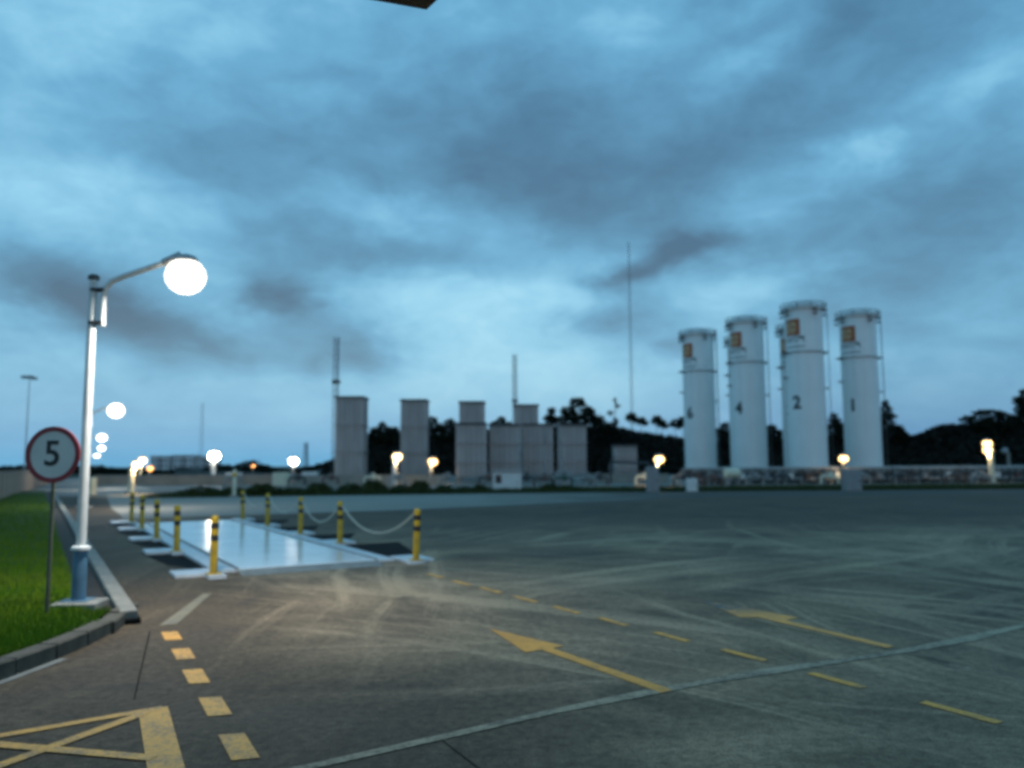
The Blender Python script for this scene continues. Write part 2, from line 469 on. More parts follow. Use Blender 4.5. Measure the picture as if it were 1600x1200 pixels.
# ------------------------------------------------------------------ mesh and object helpers
class MB:
    def __init__(s):
        s.v, s.f = [], []

    def add(s, vs_, fs):
        o = len(s.v)
        s.v += [tuple(q) for q in vs_]
        s.f += [tuple(i + o for i in f) for f in fs]
        return s

    def box(s, c, d, rz=0.0, bev=0.0):
        hx, hy, hz = d[0] / 2, d[1] / 2, d[2] / 2
        ca, sa = math.cos(rz), math.sin(rz)
        if bev <= 0:
            P = [(x * hx, y * hy, z * hz) for z in (-1, 1) for x, y in ((-1, -1), (1, -1), (1, 1), (-1, 1))]
            F = [(3, 2, 1, 0), (4, 5, 6, 7), (0, 1, 5, 4), (1, 2, 6, 5), (2, 3, 7, 6), (3, 0, 4, 7)]
        else:
            b = min(bev, hx * .9, hy * .9, hz * .9)
            P = []
            for z, q in ((-hz, b), (-hz + b, 0), (hz - b, 0), (hz, b)):
                P += [(-hx + q, -hy + q, z), (hx - q, -hy + q, z), (hx - q, hy - q, z), (-hx + q, hy - q, z)]
            F = [(3, 2, 1, 0), (12, 13, 14, 15)]
            for k in range(3):
                for i in range(4):
                    j = (i + 1) % 4
                    F.append((k * 4 + i, k * 4 + j, k * 4 + 4 + j, k * 4 + 4 + i))
        return s.add([(c[0] + x * ca - y * sa, c[1] + x * sa + y * ca, c[2] + z) for x, y, z in P], F)

    def path(s, pts, r, n=8, close=False):
        pts = [Vector(p) for p in pts]
        rs = r if isinstance(r, (list, tuple)) else [r] * len(pts)
        vv, ff = [], []
        m = len(pts)
        up0 = None
        for i, p in enumerate(pts):
            if close: t = pts[(i + 1) % m] - pts[i - 1]
            else: t = pts[min(i + 1, m - 1)] - pts[max(i - 1, 0)]
            t.normalize()
            if up0 is None:
                up0 = Vector((0, 0, 1)) if abs(t.z) < .9 else Vector((1, 0, 0))
            a = t.cross(up0)
            if a.length < 1e-5: a = t.cross(Vector((0, 1, 0)))
            a.normalize()
            b = a.cross(t)
            up0 = b
            for k in range(n):
                th = 2 * math.pi * k / n
                vv.append(p + (a * math.cos(th) + b * math.sin(th)) * rs[i])
        for i in range(m if close else m - 1):
            j = (i + 1) % m
            for k in range(n):
                l = (k + 1) % n
                ff.append((i * n + k, i * n + l, j * n + l, j * n + k))
        if not close:
            ff.append(tuple(range(n))[::-1])
            ff.append(tuple((m - 1) * n + k for k in range(n)))
        return s.add(vv, ff)

    def lathe(s, prof, n=24, c=(0, 0, 0)):
        vv, ff = [], []
        for r, z in prof:
            for k in range(n):
                th = 2 * math.pi * k / n
                vv.append((c[0] + r * math.cos(th), c[1] + r * math.sin(th), c[2] + z))
        for i in range(len(prof) - 1):
            for k in range(n):
                l = (k + 1) % n
                ff.append((i * n + k, i * n + l, (i + 1) * n + l, (i + 1) * n + k))
        if prof[0][0] > 1e-4: ff.append(tuple(range(n))[::-1])
        if prof[-1][0] > 1e-4: ff.append(tuple((len(prof) - 1) * n + k for k in range(n)))
        return s.add(vv, ff)

    def poly(s, pts, z0, z1=None):
        """flat polygon, or a prism when z1 is given (counter-clockwise points)"""
        a = sum(pts[i][0] * pts[(i + 1) % len(pts)][1] - pts[(i + 1) % len(pts)][0] * pts[i][1] for i in range(len(pts)))
        if a < 0: pts = pts[::-1]
        n = len(pts)
        if z1 is None:
            return s.add([(p[0], p[1], z0) for p in pts], [tuple(range(n))])
        vv = [(p[0], p[1], z0) for p in pts] + [(p[0], p[1], z1) for p in pts]
        ff = [tuple(range(n))[::-1], tuple(range(n, 2 * n))]
        for i in range(n):
            j = (i + 1) % n
            ff.append((i, j, n + j, n + i))
        return s.add(vv, ff)

    def mesh(s, name):
        me = bpy.data.meshes.new(name)
        me.from_pydata(s.v, [], s.f)
        me.update()
        return me

    def build(s, name, mat, parent=None, smooth=False):
        me = s.mesh(name)
        me.materials.append(M[mat] if isinstance(mat, str) else mat)
        if smooth:
            me.polygons.foreach_set('use_smooth', [True] * len(me.polygons))
            try: me.set_sharp_from_angle(angle=R(42))
            except Exception: pass
        return put(name, me, parent)


def put(name, me, parent=None, loc=None):
    o = bpy.data.objects.new(name, me)
    col.objects.link(o)
    if parent: o.parent = parent
    if loc: o.location = loc
    return o


def tag(o, label=None, cat=None, group=None, kind=None):
    if label: o['label'] = label
    if cat: o['category'] = cat
    if group: o['group'] = group
    if kind: o['kind'] = kind
    return o


def thing(name, label, cat, loc=(0, 0, 0), rz=0.0, group=None):
    o = bpy.data.objects.new(name, None)
    o.empty_display_size = .2
    col.objects.link(o)
    o.location = loc
    o.rotation_euler = (0, 0, rz)
    return tag(o, label, cat, group)


def dup(root, loc, rz=0.0, label=None, group=None, scale=None):
    def cp(o, par):
        c = o.copy()
        col.objects.link(c)
        if par: c.parent = par
        for ch in o.children: cp(ch, c)
        return c
    r = cp(root, None)
    r.location = loc
    r.rotation_euler = (0, 0, rz)
    if scale: r.scale = (scale,) * 3 if not isinstance(scale, tuple) else scale
    if label: r['label'] = label
    if group: r['group'] = group
    return r


def struct(name, mb, mat, parent=None, smooth=False):
    o = mb.build(name, mat, parent, smooth)
    if parent is None: o['kind'] = 'structure'
    return o


def text_mesh(body, size, offset=0.0):
    cu = bpy.data.curves.new('lettering', 'FONT')
    cu.body = body
    cu.size = size
    cu.offset = offset
    cu.align_x = 'CENTER'
    cu.align_y = 'CENTER'
    cu.resolution_u = 4
    ob = bpy.data.objects.new('lettering', cu)
    col.objects.link(ob)
    dg = bpy.context.evaluated_depsgraph_get()
    me = bpy.data.meshes.new_from_object(ob.evaluated_get(dg))
    bpy.data.objects.remove(ob)
    bpy.data.curves.remove(cu)
    vv = [tuple(v.co) for v in me.vertices]
    ff = [tuple(p.vertices) for p in me.polygons]
    bpy.data.meshes.remove(me)
    return vv, ff


# ------------------------------------------------------------------ ground, yard, roads
def sheet(name, pts, z, mat):
    mb = MB().poly(pts, z)
    return struct(name, mb, mat)


sheet('ground', [(-1500, -300), (1500, -300), (1500, 2200), (-1500, 2200)], -.03, 'ground')
sheet('plant_yard', [(-70, 44), (-22, 43), (3.6, 47), (30, 48.5), (120, 55), (120, 118), (-90, 118)], -.012, 'plant')
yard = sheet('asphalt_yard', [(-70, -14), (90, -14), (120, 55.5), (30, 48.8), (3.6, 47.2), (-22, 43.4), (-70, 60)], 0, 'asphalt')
sheet('concrete_road', [(-46, 90), (-43, 92), (-20.2, 46), (-18.9, 40.6), (3.6, 45.9), (30, 47.6), (90, 51.6), (90, 42), (30, 41.5), (10, 39), (2, 33.5),
                        (-4, 29), (-9, 26.2), (-12.0, 24.9), (-13.2, 27.2), (-15.6, 31.4)], .005, 'road')

# verge with grass: behind the kerb that follows the lane, then turns toward the camera
near_kerb = [(-4.02, 8.62), (-3.9, 8.1), (-3.84, 7.5), (-3.82, 6.9), (-3.88, 6.2), (-4.05, 5.4), (-4.4, 4.5), (-4.95, 3.6), (-5.7, 2.8)]
verge_pts = [W(60, .50)[:2], W(9.55, .50)[:2]] + [(p[0] - .17, p[1]) for p in near_kerb[1:]] + [(-7.5, 1.8), (-30, 1.8), (-60, 20), (-70, 60)]
struct('grass_verge', MB().poly(verge_pts, .0, .10), 'turf')
struct('gutter_channel', MB().poly([W(9.5, .48)[:2], W(60, .48)[:2], W(60, .775)[:2], W(9.5, .775)[:2]], .0, .06), 'soil')
kerb = thing('kerb', None, None)
kerb['kind'] = 'structure'
stone = MB().box((0, 0, .065), (.985, .17, .15), 0, .012).mesh('kerb_stone')
stone.materials.append(M['kerb'])
a_u = math.atan2(U[1], U[0])
for i in range(50):
    p = W(9.72 + i * 1.0, .88 + random.uniform(-.006, .006))
    o = put('kerb_stone', stone, kerb, (p[0], p[1], random.uniform(-.006, .004)))
    o.rotation_euler = (0, 0, a_u + random.uniform(-.004, .004))
old = bpy.data.meshes.new('kerb_stone')
tmp = MB().box((0, 0, .05), (.48, .17, .16), 0, .012)
old.from_pydata(tmp.v, [], tmp.f)
old.materials.append(M['kerb_old'])
# resample the curved kerb every half metre
pts = [Vector((*p, 0)) for p in near_kerb]
acc, run = [], 0.0
for a, b in zip(pts, pts[1:]):
    L = (b - a).length
    while run < L:
        acc.append((a + (b - a) * (run / L), (b - a)))
        run += .5
    run -= L
for p, dd in acc:
    o = put('kerb_stone', old, kerb, (p.x - .08, p.y, random.uniform(-.012, .006)))
    o.rotation_euler = (0, 0, math.atan2(dd.y, dd.x) + random.uniform(-.02, .02))
dr = thing('kerb_end_shade', 'black drain inlet at the corner where the pale kerb meets the mossy curved kerb', 'shade box', (-4.0, 8.62, 0), a_u)
MB().box((-.05, .12, .028), (.46, .34, .055), 0, .01).build('inlet_frame', 'near_black', dr)
for i in range(5):
    MB().box((-.20 + i * .08, .12, .062), (.028, .28, .012)).build('box_bar', 'dsteel', dr)
# pale gutter line at the foot of the curved kerb
gl = MB()
for i in range(3, len(near_kerb) - 1):
    a, b = near_kerb[i], near_kerb[i + 1]
    gl.add([(a[0] + .02, a[1], .006), (a[0] + .10, a[1] - .02, .006), (b[0] + .10, b[1] - .02, .006), (b[0] + .02, b[1], .006)], [(3, 2, 1, 0)])
struct('gutter_line', gl, 'gutter')


def blades(name, mat, sampler, n, hmin, hmax, w, parent=None, z0=.1):
    xy = sampler(n)
    n = len(xy)
    h = rng.uniform(hmin, hmax, n)
    th = rng.uniform(0, 6.283, n)
    lean = rng.uniform(0, .5, n) * h
    la = rng.uniform(0, 6.283, n)
    ww = w * rng.uniform(.6, 1.3, n)
    V_ = np.zeros((n, 3, 3))
    V_[:, 0, 0] = xy[:, 0] - np.cos(th) * ww; V_[:, 0, 1] = xy[:, 1] - np.sin(th) * ww
    V_[:, 1, 0] = xy[:, 0] + np.cos(th) * ww; V_[:, 1, 1] = xy[:, 1] + np.sin(th) * ww
    V_[:, :2, 2] = z0 - .01
    V_[:, 2, 0] = xy[:, 0] + np.cos(la) * lean; V_[:, 2, 1] = xy[:, 1] + np.sin(la) * lean
    V_[:, 2, 2] = z0 + h
    me = bpy.data.meshes.new(name)
    me.vertices.add(3 * n); me.loops.add(3 * n); me.polygons.add(n)
    me.vertices.foreach_set('co', V_.ravel())
    me.loops.foreach_set('vertex_index', np.arange(3 * n))
    me.polygons.foreach_set('loop_start', np.arange(0, 3 * n, 3))
    me.update(calc_edges=True)
    me.materials.append(M[mat])
    o = put(name, me, parent)
    o['kind'] = 'stuff'
    return o


def verge_sampler(n):
    d = 6 + 40 * rng.uniform(0, 1, n * 2) ** 1.9
    x = -d * rng.uniform(.28, .80, n * 2)
    s = U[0] * x + U[1] * d
    t = V[0] * x + V[1] * d
    kx = np.interp(d, [p[1] for p in near_kerb[::-1]], [p[0] for p in near_kerb[::-1]]) - .2
    ok = np.where(d > 8.6, t < .49 - .10 * rng.uniform(0, 1, n * 2) ** 2, x < kx) & ((t < .49) | (d < 8.6))
    return np.stack([x, d], 1)[ok][:n]


tag(blades('grass', 'grass', verge_sampler, 110000, .015, .075, .008), 'short bright green grass on the verge behind the kerb', 'grass')


def strip_sampler(n):
    x = rng.uniform(-19, 75, n)
    y0 = np.interp(x, [-20, 3.6, 30, 90], [41.0, 46.3, 48.0, 52.2])
    y = y0 + rng.uniform(0, 1, n) ** 1.3 * np.interp(x, [-20, 20, 75], [4.5, 5, 8])
    return np.stack([x, y], 1)


tag(blades('rough_grass', 'rough_grass', strip_sampler, 45000, .06, .34, .03, z0=0), 'rough grass strip along the far edge of the road', 'grass')

# ------------------------------------------------------------------ paint on the yard
MZ = .0055


def mark(name, pts, mat='yellow_line', z=MZ):
    return MB().poly(pts, z).build(name, mat, yard)


def along(c, L, w, ang, skew=0.0):
    ca, sa = math.cos(ang), math.sin(ang)
    return [(c[0] + (x + skew * y) * ca - y * sa, c[1] + (x + skew * y) * sa + y * ca) for x, y in ((-L / 2, -w / 2), (L / 2, -w / 2), (L / 2, w / 2), (-L / 2, w / 2))]


for p, q in [((-3.24, 7.78), .42), ((-2.83, 7.05), .44), ((-2.43, 6.31), .46), ((-2.0, 5.54), .46), ((-1.58, 4.77), .47), ((-1.16, 4.0), .47), ((-.74, 3.24), .47)]:
    mark('lane_dash', along(p, q, .145, R(118.5), .25))
dash = [((-1.26, 12.03), (-1.0, 11.62)), ((-.83, 11.3), (-.57, 10.88)), ((-.42, 10.7), (-.15, 10.22)), ((.01, 9.97), (.27, 9.55)), ((.46, 9.25), (.71, 8.82)),
        ((.89, 8.59), (1.13, 8.15)), ((1.35, 7.84), (1.58, 7.42)), ((1.8, 7.11), (2.05, 6.7)), ((2.27, 6.31), (2.5, 5.9)), ((2.74, 5.55), (2.99, 5.11)), ((3.23, 4.75), (3.48, 4.32)), ((3.72, 3.95), (3.98, 3.52))]
for a, b in dash:
    c = ((a[0] + b[0]) / 2, (a[1] + b[1]) / 2)
    mark('lane_dash', along(c, math.dist(a, b), .085, math.atan2(a[1] - b[1], a[0] - b[0])), 'yellow_line')
mark('lane_line', [(-3.57, 8.27), (-3.43, 8.36), (-3.80, 10.3), (-3.91, 10.3)], 'faint')
mark('lane_line', [(-1.12, 12.6), (-.72, 12.25), (-.66, 12.32), (-1.06, 12.7)], 'faint')
mark('lane_arrow', [(-.23, 8.03), (.10, 7.04), (.245, 7.13), (1.03, 5.80), (1.13, 5.86), (.345, 7.18), (.45, 7.26)], 'arrow')
mark('lane_arrow', [(2.2, 9.62), (2.36, 8.56), (2.56, 8.55), (2.66, 8.31), (3.24, 7.13), (3.33, 7.19), (2.78, 8.36), (2.96, 8.52)], 'arrow_old')
# yellow box junction hatch in the near left corner (bands butt against each other)
A, B_ = Vector((-2.31, 5.53)), Vector((-1.5, 4.05))


def band(p, q, w0, w1=None, side=0.0):
    p, q = Vector(p), Vector(q)
    n = (q - p).normalized()
    n = Vector((-n.y, n.x))
    w1 = w1 or w0
    return [tuple(p + n * (side * w0 - w0 / 2)), tuple(q + n * (side * w1 - w1 / 2)), tuple(q + n * (side * w1 + w1 / 2)), tuple(p + n * (side * w0 + w0 / 2))]


hx = thing('box_hatch', None, None)
hx['kind'] = 'structure'
for i, (p, q, w) in enumerate([((-2.395, 5.50), (-1.60, 3.95), .18), ((-2.33, 5.51), (-4.6, 3.84), .085), ((-2.40, 5.40), (-2.98, 3.95), .085), ((-1.98, 4.58), (-4.0, 5.05), .085)]):
    MB().poly(band(p, q, w), MZ + .0008 * (i % 4)).build('hatch_band', 'yellow_line', hx)
# chalky joint running across the yard
seam = [(-1.6, 4.16), (-1.1, 4.44), (-.39, 4.93), (.25, 5.38), (.88, 5.77), (1.45, 6.09), (1.96, 6.36), (2.6, 6.66), (3.24, 6.96), (4.1, 7.45), (5.01, 8.05), (6.6, 9.2), (9, 11)]
mb = MB()
prev = None
for i, p in enumerate(seam):
    a = Vector(seam[max(i - 1, 0)]); b = Vector(seam[min(i + 1, len(seam) - 1)])
    n = (b - a).normalized(); n = Vector((-n.y, n.x))
    w = (.058 + .02 * math.sin(i * 2.3)) if i > 3 else .042
    L = (p[0] + n.x * w, p[1] + n.y * w, .005); Q = (p[0] - n.x * w, p[1] - n.y * w, .005)
    if prev: mb.add([prev[1], Q, L, prev[0]], [(0, 1, 2, 3)])
    prev = (L, Q)
mb.build('joint_line', 'seam', yard)
mb = MB()
mb.poly(along((-.02, 4.1), 1.7, .008, R(-62)), .0045)
mb.poly([(-3.55, 8.0), (-2.62, 5.7), (-2.61, 5.7), (-3.535, 8.0)], .0045)
mb.poly(along(W(5.0, 6.35)[:2], 2.2, .010, a_u), .0045)
mb.build('crack_line', 'near_black', yard)

# ------------------------------------------------------------------ weighbridge
wb = thing('weighbridge', 'pale blue-white steel weighbridge deck sunk into the yard between yellow bollards', 'weighbridge')


def st_box(mb, s0, s1, t0, t1, z0, z1, bev=.008):
    c = W((s0 + s1) / 2, (t0 + t1) / 2, (z0 + z1) / 2)
    return mb.box(c, (s1 - s0, t1 - t0, z1 - z0), a_u - 0.0, bev)


for s0, s1 in ((12.62, 16.465), (16.471, 20.335), (20.341, 24.2)):
    mb = MB()
    c = W((s0 + s1) / 2, 3.76, .0325)
    mb.box(c, (s1 - s0, 2.22, .065), a_u, .008).build('deck_plate', 'deck', wb)
for t in (2.49, 5.03):
    mb = MB()
    mb.box(W(18.41, t, .035), (11.58, .30, .05), a_u, .006).build('side_walk', 'padw', wb)
    mb = MB()
    mb.box(W(18.41, t + (.172 if t < 3 else -.172), .045), (11.58, .035, .09), a_u, .006).build('edge_rail', 'steel', wb)
mb = MB()
mb.add([W(12.6, 2.65, .055), W(12.6, 4.87, .055), W(12.25, 4.87, .004), W(12.25, 2.65, .004)], [(0, 1, 2, 3)])
mb.build('ramp_lip', 'gutter', wb)
left_b = [(12.33, 2.26), (15.95, 2.27), (19.05, 2.30), (22.3, 2.34), (25.1, 2.36)]
right_b = [(12.3, 5.40), (15.88, 5.32), (18.5, 5.26), (21.4, 5.22), (24.3, 5.22)]
for (s, t) in left_b:
    MB().box(W(s + .42, t - .21, .028), (.62, .56, .055), a_u, .008).build('outer_pad', 'padw', wb)
    MB().box(W(s - .08, t + .02, .03), (.34, .24, .058), a_u, .006).build('outer_pad', 'padw', wb)
for (s, t) in right_b:
    MB().box(W(s + .40, t + .12, .028), (.70, .50, .055), a_u, .008).build('outer_pad', 'padw', wb)
    MB().box(W(s - .05, t - .02, .03), (.20, .28, .058), a_u, .006).build('outer_pad', 'padw', wb)
gap_shade = MB()  # dark asphalt patches with the shade between the pads painted in
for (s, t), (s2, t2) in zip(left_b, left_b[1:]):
    gap_shade.poly([W(s + .76, 2.33)[:2], W(s2 + .08, 2.33)[:2], W(s2 + .08, 1.75)[:2], W(s + 1.9, 1.9)[:2]], .004)
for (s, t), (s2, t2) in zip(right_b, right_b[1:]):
    gap_shade.poly([W(s + .78, 5.19)[:2], W(s2, 5.19)[:2], W(s2, 6.6)[:2], W(s + 1.3, 6.0)[:2]], .004)
gap_shade.build('shade_patch', 'near_black', yard)

# bollards: yellow pipe, two black bands, domed cap, foot plate
HB = .80
bol = thing('bollard', 'x', 'bollard', (0, 0, 0), 0, 'bollards along the weighbridge')
MB().lathe([(.055, .02), (.055, HB - .02)], 16).build('post', 'yellow', bol, True)
MB().lathe([(.058, HB - .02), (.057, HB), (.045, HB + .025), (.02, HB + .035), (0, HB + .036)], 16).build('cap', 'yellow', bol, True)
for z0 in (HB - .155, HB - .33):
    MB().lathe([(.0575, z0), (.0575, z0 + .085)], 16).build('black_band', 'black', bol, True)
fp = MB().box((0, 0, .008), (.20, .20, .016), 0, .003)
fp.build('foot_plate', 'yellow', bol)
hook = MB().path([(.05, 0, HB - .05), (.085, 0, HB - .05), (.095, 0, HB - .03)], .008, 6)
hook.build('chain_hook', 'steel', bol)
ll = ['yellow and black bollard nearest the grass, before the front left corner of the deck', 'second bollard from the front on the grass side of the deck',
      'middle bollard on the grass side of the deck', 'fourth bollard from the front on the grass side of the deck', 'farthest small bollard on the grass side of the deck']
lr = ['tall yellow and black bollard at the front right corner of the deck', 'second bollard from the front on the chained side of the deck',
      'middle bollard on the chained side of the deck', 'fourth bollard from the front on the chained side of the deck', 'farthest small bollard on the chained side of the deck']
first = True
for lst, lab in ((left_b, ll), (right_b, lr)):
    for (s, t), l in zip(lst, lab):
        loc = W(s - (.05 if lst is right_b else .02), t, .056)
        if first:
            bol.location = loc; bol.rotation_euler = (0, 0, a_u); bol['label'] = l; first = False
        else:
            b_ = dup(bol, loc, a_u, l)
            b_.rotation_euler = (R(random.uniform(-1.6, 1.6)), R(random.uniform(-1.2, 1.2)), a_u + random.uniform(-.1, .1))


def chain(a, b, sag, label):
    a, b = Vector(a), Vector(b)
    n0 = 200
    pts = [a.lerp(b, i / n0) - Vector((0, 0, sag * (1 - (2 * i / n0 - 1) ** 2))) for i in range(n0 + 1)]
    cum = [0]
    for p, q in zip(pts, pts[1:]): cum.append(cum[-1] + (q - p).length)
    k = int(cum[-1] / .062)
    t = thing('chain', label, 'chain', tuple(a), 0, 'chains between the bollards')
    mb = MB()
    for i in range(k):
        d = cum[-1] * (i + .5) / k
        j = max(1, min(n0, int(np.searchsorted(cum, d))))
        c = pts[j - 1].lerp(pts[j], (d - cum[j - 1]) / max(1e-6, cum[j] - cum[j - 1]))
        tg = (pts[j] - pts[j - 1]).normalized()
        side = Vector((-tg.y, tg.x, 0)).normalized() if i % 2 == 0 else tg.cross(Vector((-tg.y, tg.x, 0)).normalized())
        ring = []
        for q in range(8):
            th = 2 * math.pi * q / 8
            ring.append(c - a + tg * (math.cos(th) * .040) + side * (math.sin(th) * .018))
        mb.path(ring, .0075, 5, True)
    o = mb.build('chain_links', 'chain', t, True)
    o['kind'] = 'stuff'
    return t


cl = ['longest looking pale chain sagging between the two nearest bollards on the right of the deck', 'pale chain sagging between the second and middle bollards right of the deck',
      'pale chain sagging between the middle and fourth bollards right of the deck', 'small far chain between the last two bollards right of the deck']
for i in range(4):
    (s, t), (s2, t2) = right_b[i], right_b[i + 1]
    chain(W(s + .045, t, .80), W(s2 - .145, t2, .80), [.42, .40, .33, .3][i], cl[i])


# ------------------------------------------------------------------ lamps
def globe(r, sx=1.0, sz=1.0):
    prof = []
    for i in range(9):
        a = -math.pi / 2 + math.pi * i / 8
        prof.append((max(0, r * math.cos(a)) * sx, r * math.sin(a) * sz))
    return prof


def street_lamp(loc, h, label, bulb='lamp_white', br=.2, rz=0.0, watts=0):
    t = thing('street_lamp', label, 'street lamp', loc, rz, 'street lamps along the grass verge')
    MB().box((0.03, -.02, .02), (.46, .40, .10), .1, .015).build('footing', 'conc', t)
    MB().box((0, 0, .075), (.26, .26, .016), 0, .003).build('base_plate', 'blue', t)
    MB().lathe([(.074, .08), (.070, .60), (.064, .62)], 14).build('base_sleeve', 'blue', t, True)
    MB().lathe([(.098, .615), (.098, .645), (.07, .66)], 14).build('collar', 'white', t, True)
    MB().lathe([(.052, .64), (.043, h - .02)], 14).build('post', 'post_white', t, True)
    MB().lathe([(.062, h - .02), (.062, h + .02), (.03, h + .04), (0, h + .042)], 14).build('post_cap', 'dsteel', t, True)
    # side tube that bends into the arm
    x0 = .115
    p = [(x0, 0, h - .55), (x0, 0, h - .22), (x0 + .02, 0, h - .12), (x0 + .09, 0, h - .04), (x0 + .20, 0, h + .01), (x0 + .72, 0, h + .19)]
    MB().path(p, .034, 10).build('arm', 'post_white', t, True)
    for zc in (.52, .14):
        MB().box((.06, 0, h - zc), (.15, .11, .033), 0, .004).build('clamp', 'dsteel', t)
    hd = MB()
    hd.lathe([(.05, -.03), (.13, -.02), (.14, .0), (.10, .05), (.04, .07), (0, .072)], 18, (x0 + .92, 0, h + .20))
    hd.path([(x0 + .66, 0, h + .172), (x0 + .86, 0, h + .25)], [.045, .06], 10)
    head = hd.build('lamp_head', 'steel', t, True)
    MB().lathe(globe(br, 1, .93), 20, (x0 + .92, 0, h + .015)).build('oversized_globe', bulb, head, True)  # globe oversized to give the bloom of the lamp a shape
    if watts:
        ld = bpy.data.lights.new('lamp_light', 'AREA')
        ld.shape = 'DISK'
        ld.size = .30
        ld.energy = watts
        ld.color = (1.0, .97, .90)
        lo = bpy.data.objects.new('lamp_light', ld)
        col.objects.link(lo)
        lo.parent = t
        lo.location = (x0 + .92, 0, h + .015 - br * .93 - .01)
    return t


L1 = street_lamp((-4.75, 8.93, .08), 3.66, 'tall white lamp post with blue base beside the round speed sign, nearest lamp', 'lamp_white', .225, .02, 125)
L1b = street_lamp((-15.92, 30.0, .08), 3.60, 'second white street lamp along the verge, its glow right of the nearest post', 'lamp_mid', .29, 0, 160)
dup(L1b, (-30.9, 58.0, .08), 0, 'third white street lamp along the verge, glow just above the low pair of lights', scale=(1.15, 1.15, 1.0))
dup(L1b, (-42.2, 80.0, .08), 0, 'fourth white street lamp along the verge, lowest but one of the stacked glows', scale=(1.2, 1.2, .93))
dup(L1b, (-53.1, 100.0, .08), 0, 'fifth and farthest white street lamp along the verge, lowest of the stacked glows', scale=(1.3, 1.3, .80))


def yard_lamp(loc, h, label, bulb, br, pw=.10, rz=0.0, pmat='white', side=.18, sz=.85, heads=1, watts=0):
    t = thing('yard_lamp', label, 'lamp', loc, rz, 'lamps around the gas plant')
    MB().box((0, 0, .06), (pw * 3.2, pw * 3.2, .14), 0, .01).build('footing', 'conc', t)
    MB().lathe([(pw, .12), (pw * .85, h - .06)], 10).build('post', pmat, t, True)
    for k in range(heads):
        z = h - k * .44
        hd = MB().path([(0, 0, z - .05), (side * .5, 0, z + .06), (side, 0, z + br + .04)], .035, 8)
        hd.lathe([(br * .5, br * .75), (br * .9, br * .62), (br * .7, br * 1.0), (0, br * 1.15)], 12, (side, 0, z))
        head = hd.build('lamp_head', 'steel', t, True)
        MB().lathe(globe(br, 1, sz), 14, (side, 0, z)).build('oversized_globe', bulb, head, True)  # enlarged globe, bloom built into its size
    if watts:
        ld = bpy.data.lights.new('lamp_light', 'AREA')
        ld.shape = 'DISK'
        ld.size = br * 1.2
        ld.energy = watts
        ld.color = (1.0, .72, .40)
        lo = bpy.data.objects.new('lamp_light', ld)
        col.objects.link(lo)
        lo.parent = t
        lo.location = (side, 0, z - br * sz - .02)
    return t


yard_lamp((-21.9, 46.3, 0), 1.72, 'thick cream pillar lamp at the corner of the far side road', 'lamp_hot', .22, .17, 0, 'cream', .25, watts=70)
yard_lamp((-36.1, 78.0, 0), 2.2, 'bright warm lamp just right of and behind the thick cream pillar', 'lamp_hot', .36, .13, 0, 'cream', .2, watts=70)
yard_lamp((-51.0, 113.0, 0), 1.35, 'small orange lamp low in front of the dark trees', 'lamp_orange', .40, .12, 0, 'cream', .1)
yard_lamp((-27.9, 75.0, 0), 2.55, 'white lamp on a thick short post standing before the pale apartment blocks', 'lamp_far', .48, .22, 0, 'white', .05)
yard_lamp((-45.2, 140.0, 0), 1.6, 'tiny amber lamp among the far dark trees', 'lamp_orange', .32, .1, 0, 'steel', .1, .5)
yard_lamp((-24.0, 88.0, 0), 2.1, 'white lamp on a short post left of the leftmost vaporizer tower', 'lamp_far', .40, .14, 0, 'steel', .05)
yard_lamp((-9.1, 62.0, 0), 2.25, 'warm lamp on a pale post between the first two vaporizer towers', 'lamp_hot', .36, .18, 0, 'white', .22, watts=70)
yard_lamp((-7.35, 72.0, 0), 1.9, 'warm lamp on a short post just right of the second vaporizer tower', 'lamp_warm', .40, .14, 0, 'steel', .22, watts=70)
yard_lamp((9.85, 55.0, 0), 1.9, 'amber lamp shining left of the white tank numbered 6', 'lamp_warm', .34, .12, 0, 'white', .2, .75, watts=70)
yard_lamp((23.75, 58.0, 0), 1.9, 'amber lamp shining between the tanks numbered 2 and 1', 'lamp_warm', .32, .12, 0, 'dsteel', .15, .75, watts=70)
yard_lamp((33.35, 56.0, 0), 2.88, 'twin headed amber lamp on a pale post at the far right', 'lamp_warm', .30, .2, math.pi, 'cream', .2, .8, 2, watts=70)
yard_lamp((46.3, 75.0, 0), 2.6, 'unlit grey post lamp just right of the twin headed lamp', 'steel', .3, .16, math.pi, 'conc', .3)

# ------------------------------------------------------------------ speed sign
sg = thing('speed_sign', 'round red rimmed speed sign with a black 5 on a thin post in the grass', 'road sign', (-4.785, 8.4, .09), R(-3))
MB().lathe([(.021, -.05), (.019, 1.88)], 10).build('sign_post', 'post_green', sg, True)


def disc(r0, r1, y0, y1, z, n=48):
    """ring facing -Y between radii r0 and r1"""
    mb = MB()
    vv = []
    for y in (y0, y1):
        for r in ((r0, r1) if r0 > 0 else (r1,)):
            for k in range(n):
                th = 2 * math.pi * k / n
                vv.append((r * math.cos(th), y, z + r * math.sin(th)))
    ff = []
    if r0 > 0:
        for k in range(n):
            l = (k + 1) % n
            ff += [(k, n + k, n + l, l)[::-1], (2 * n + k, 2 * n + l, 3 * n + l, 3 * n + k)[::-1], (n + k, 3 * n + k, 3 * n + l, n + l)[::-1], (k, l, 2 * n + l, 2 * n + k)[::-1]]
    else:
        ff += [tuple(range(n)), tuple(range(n, 2 * n))[::-1]]
        for k in range(n):
            l = (k + 1) % n
            ff.append((k, n + k, n + l, l))
    return mb.add(vv, ff)


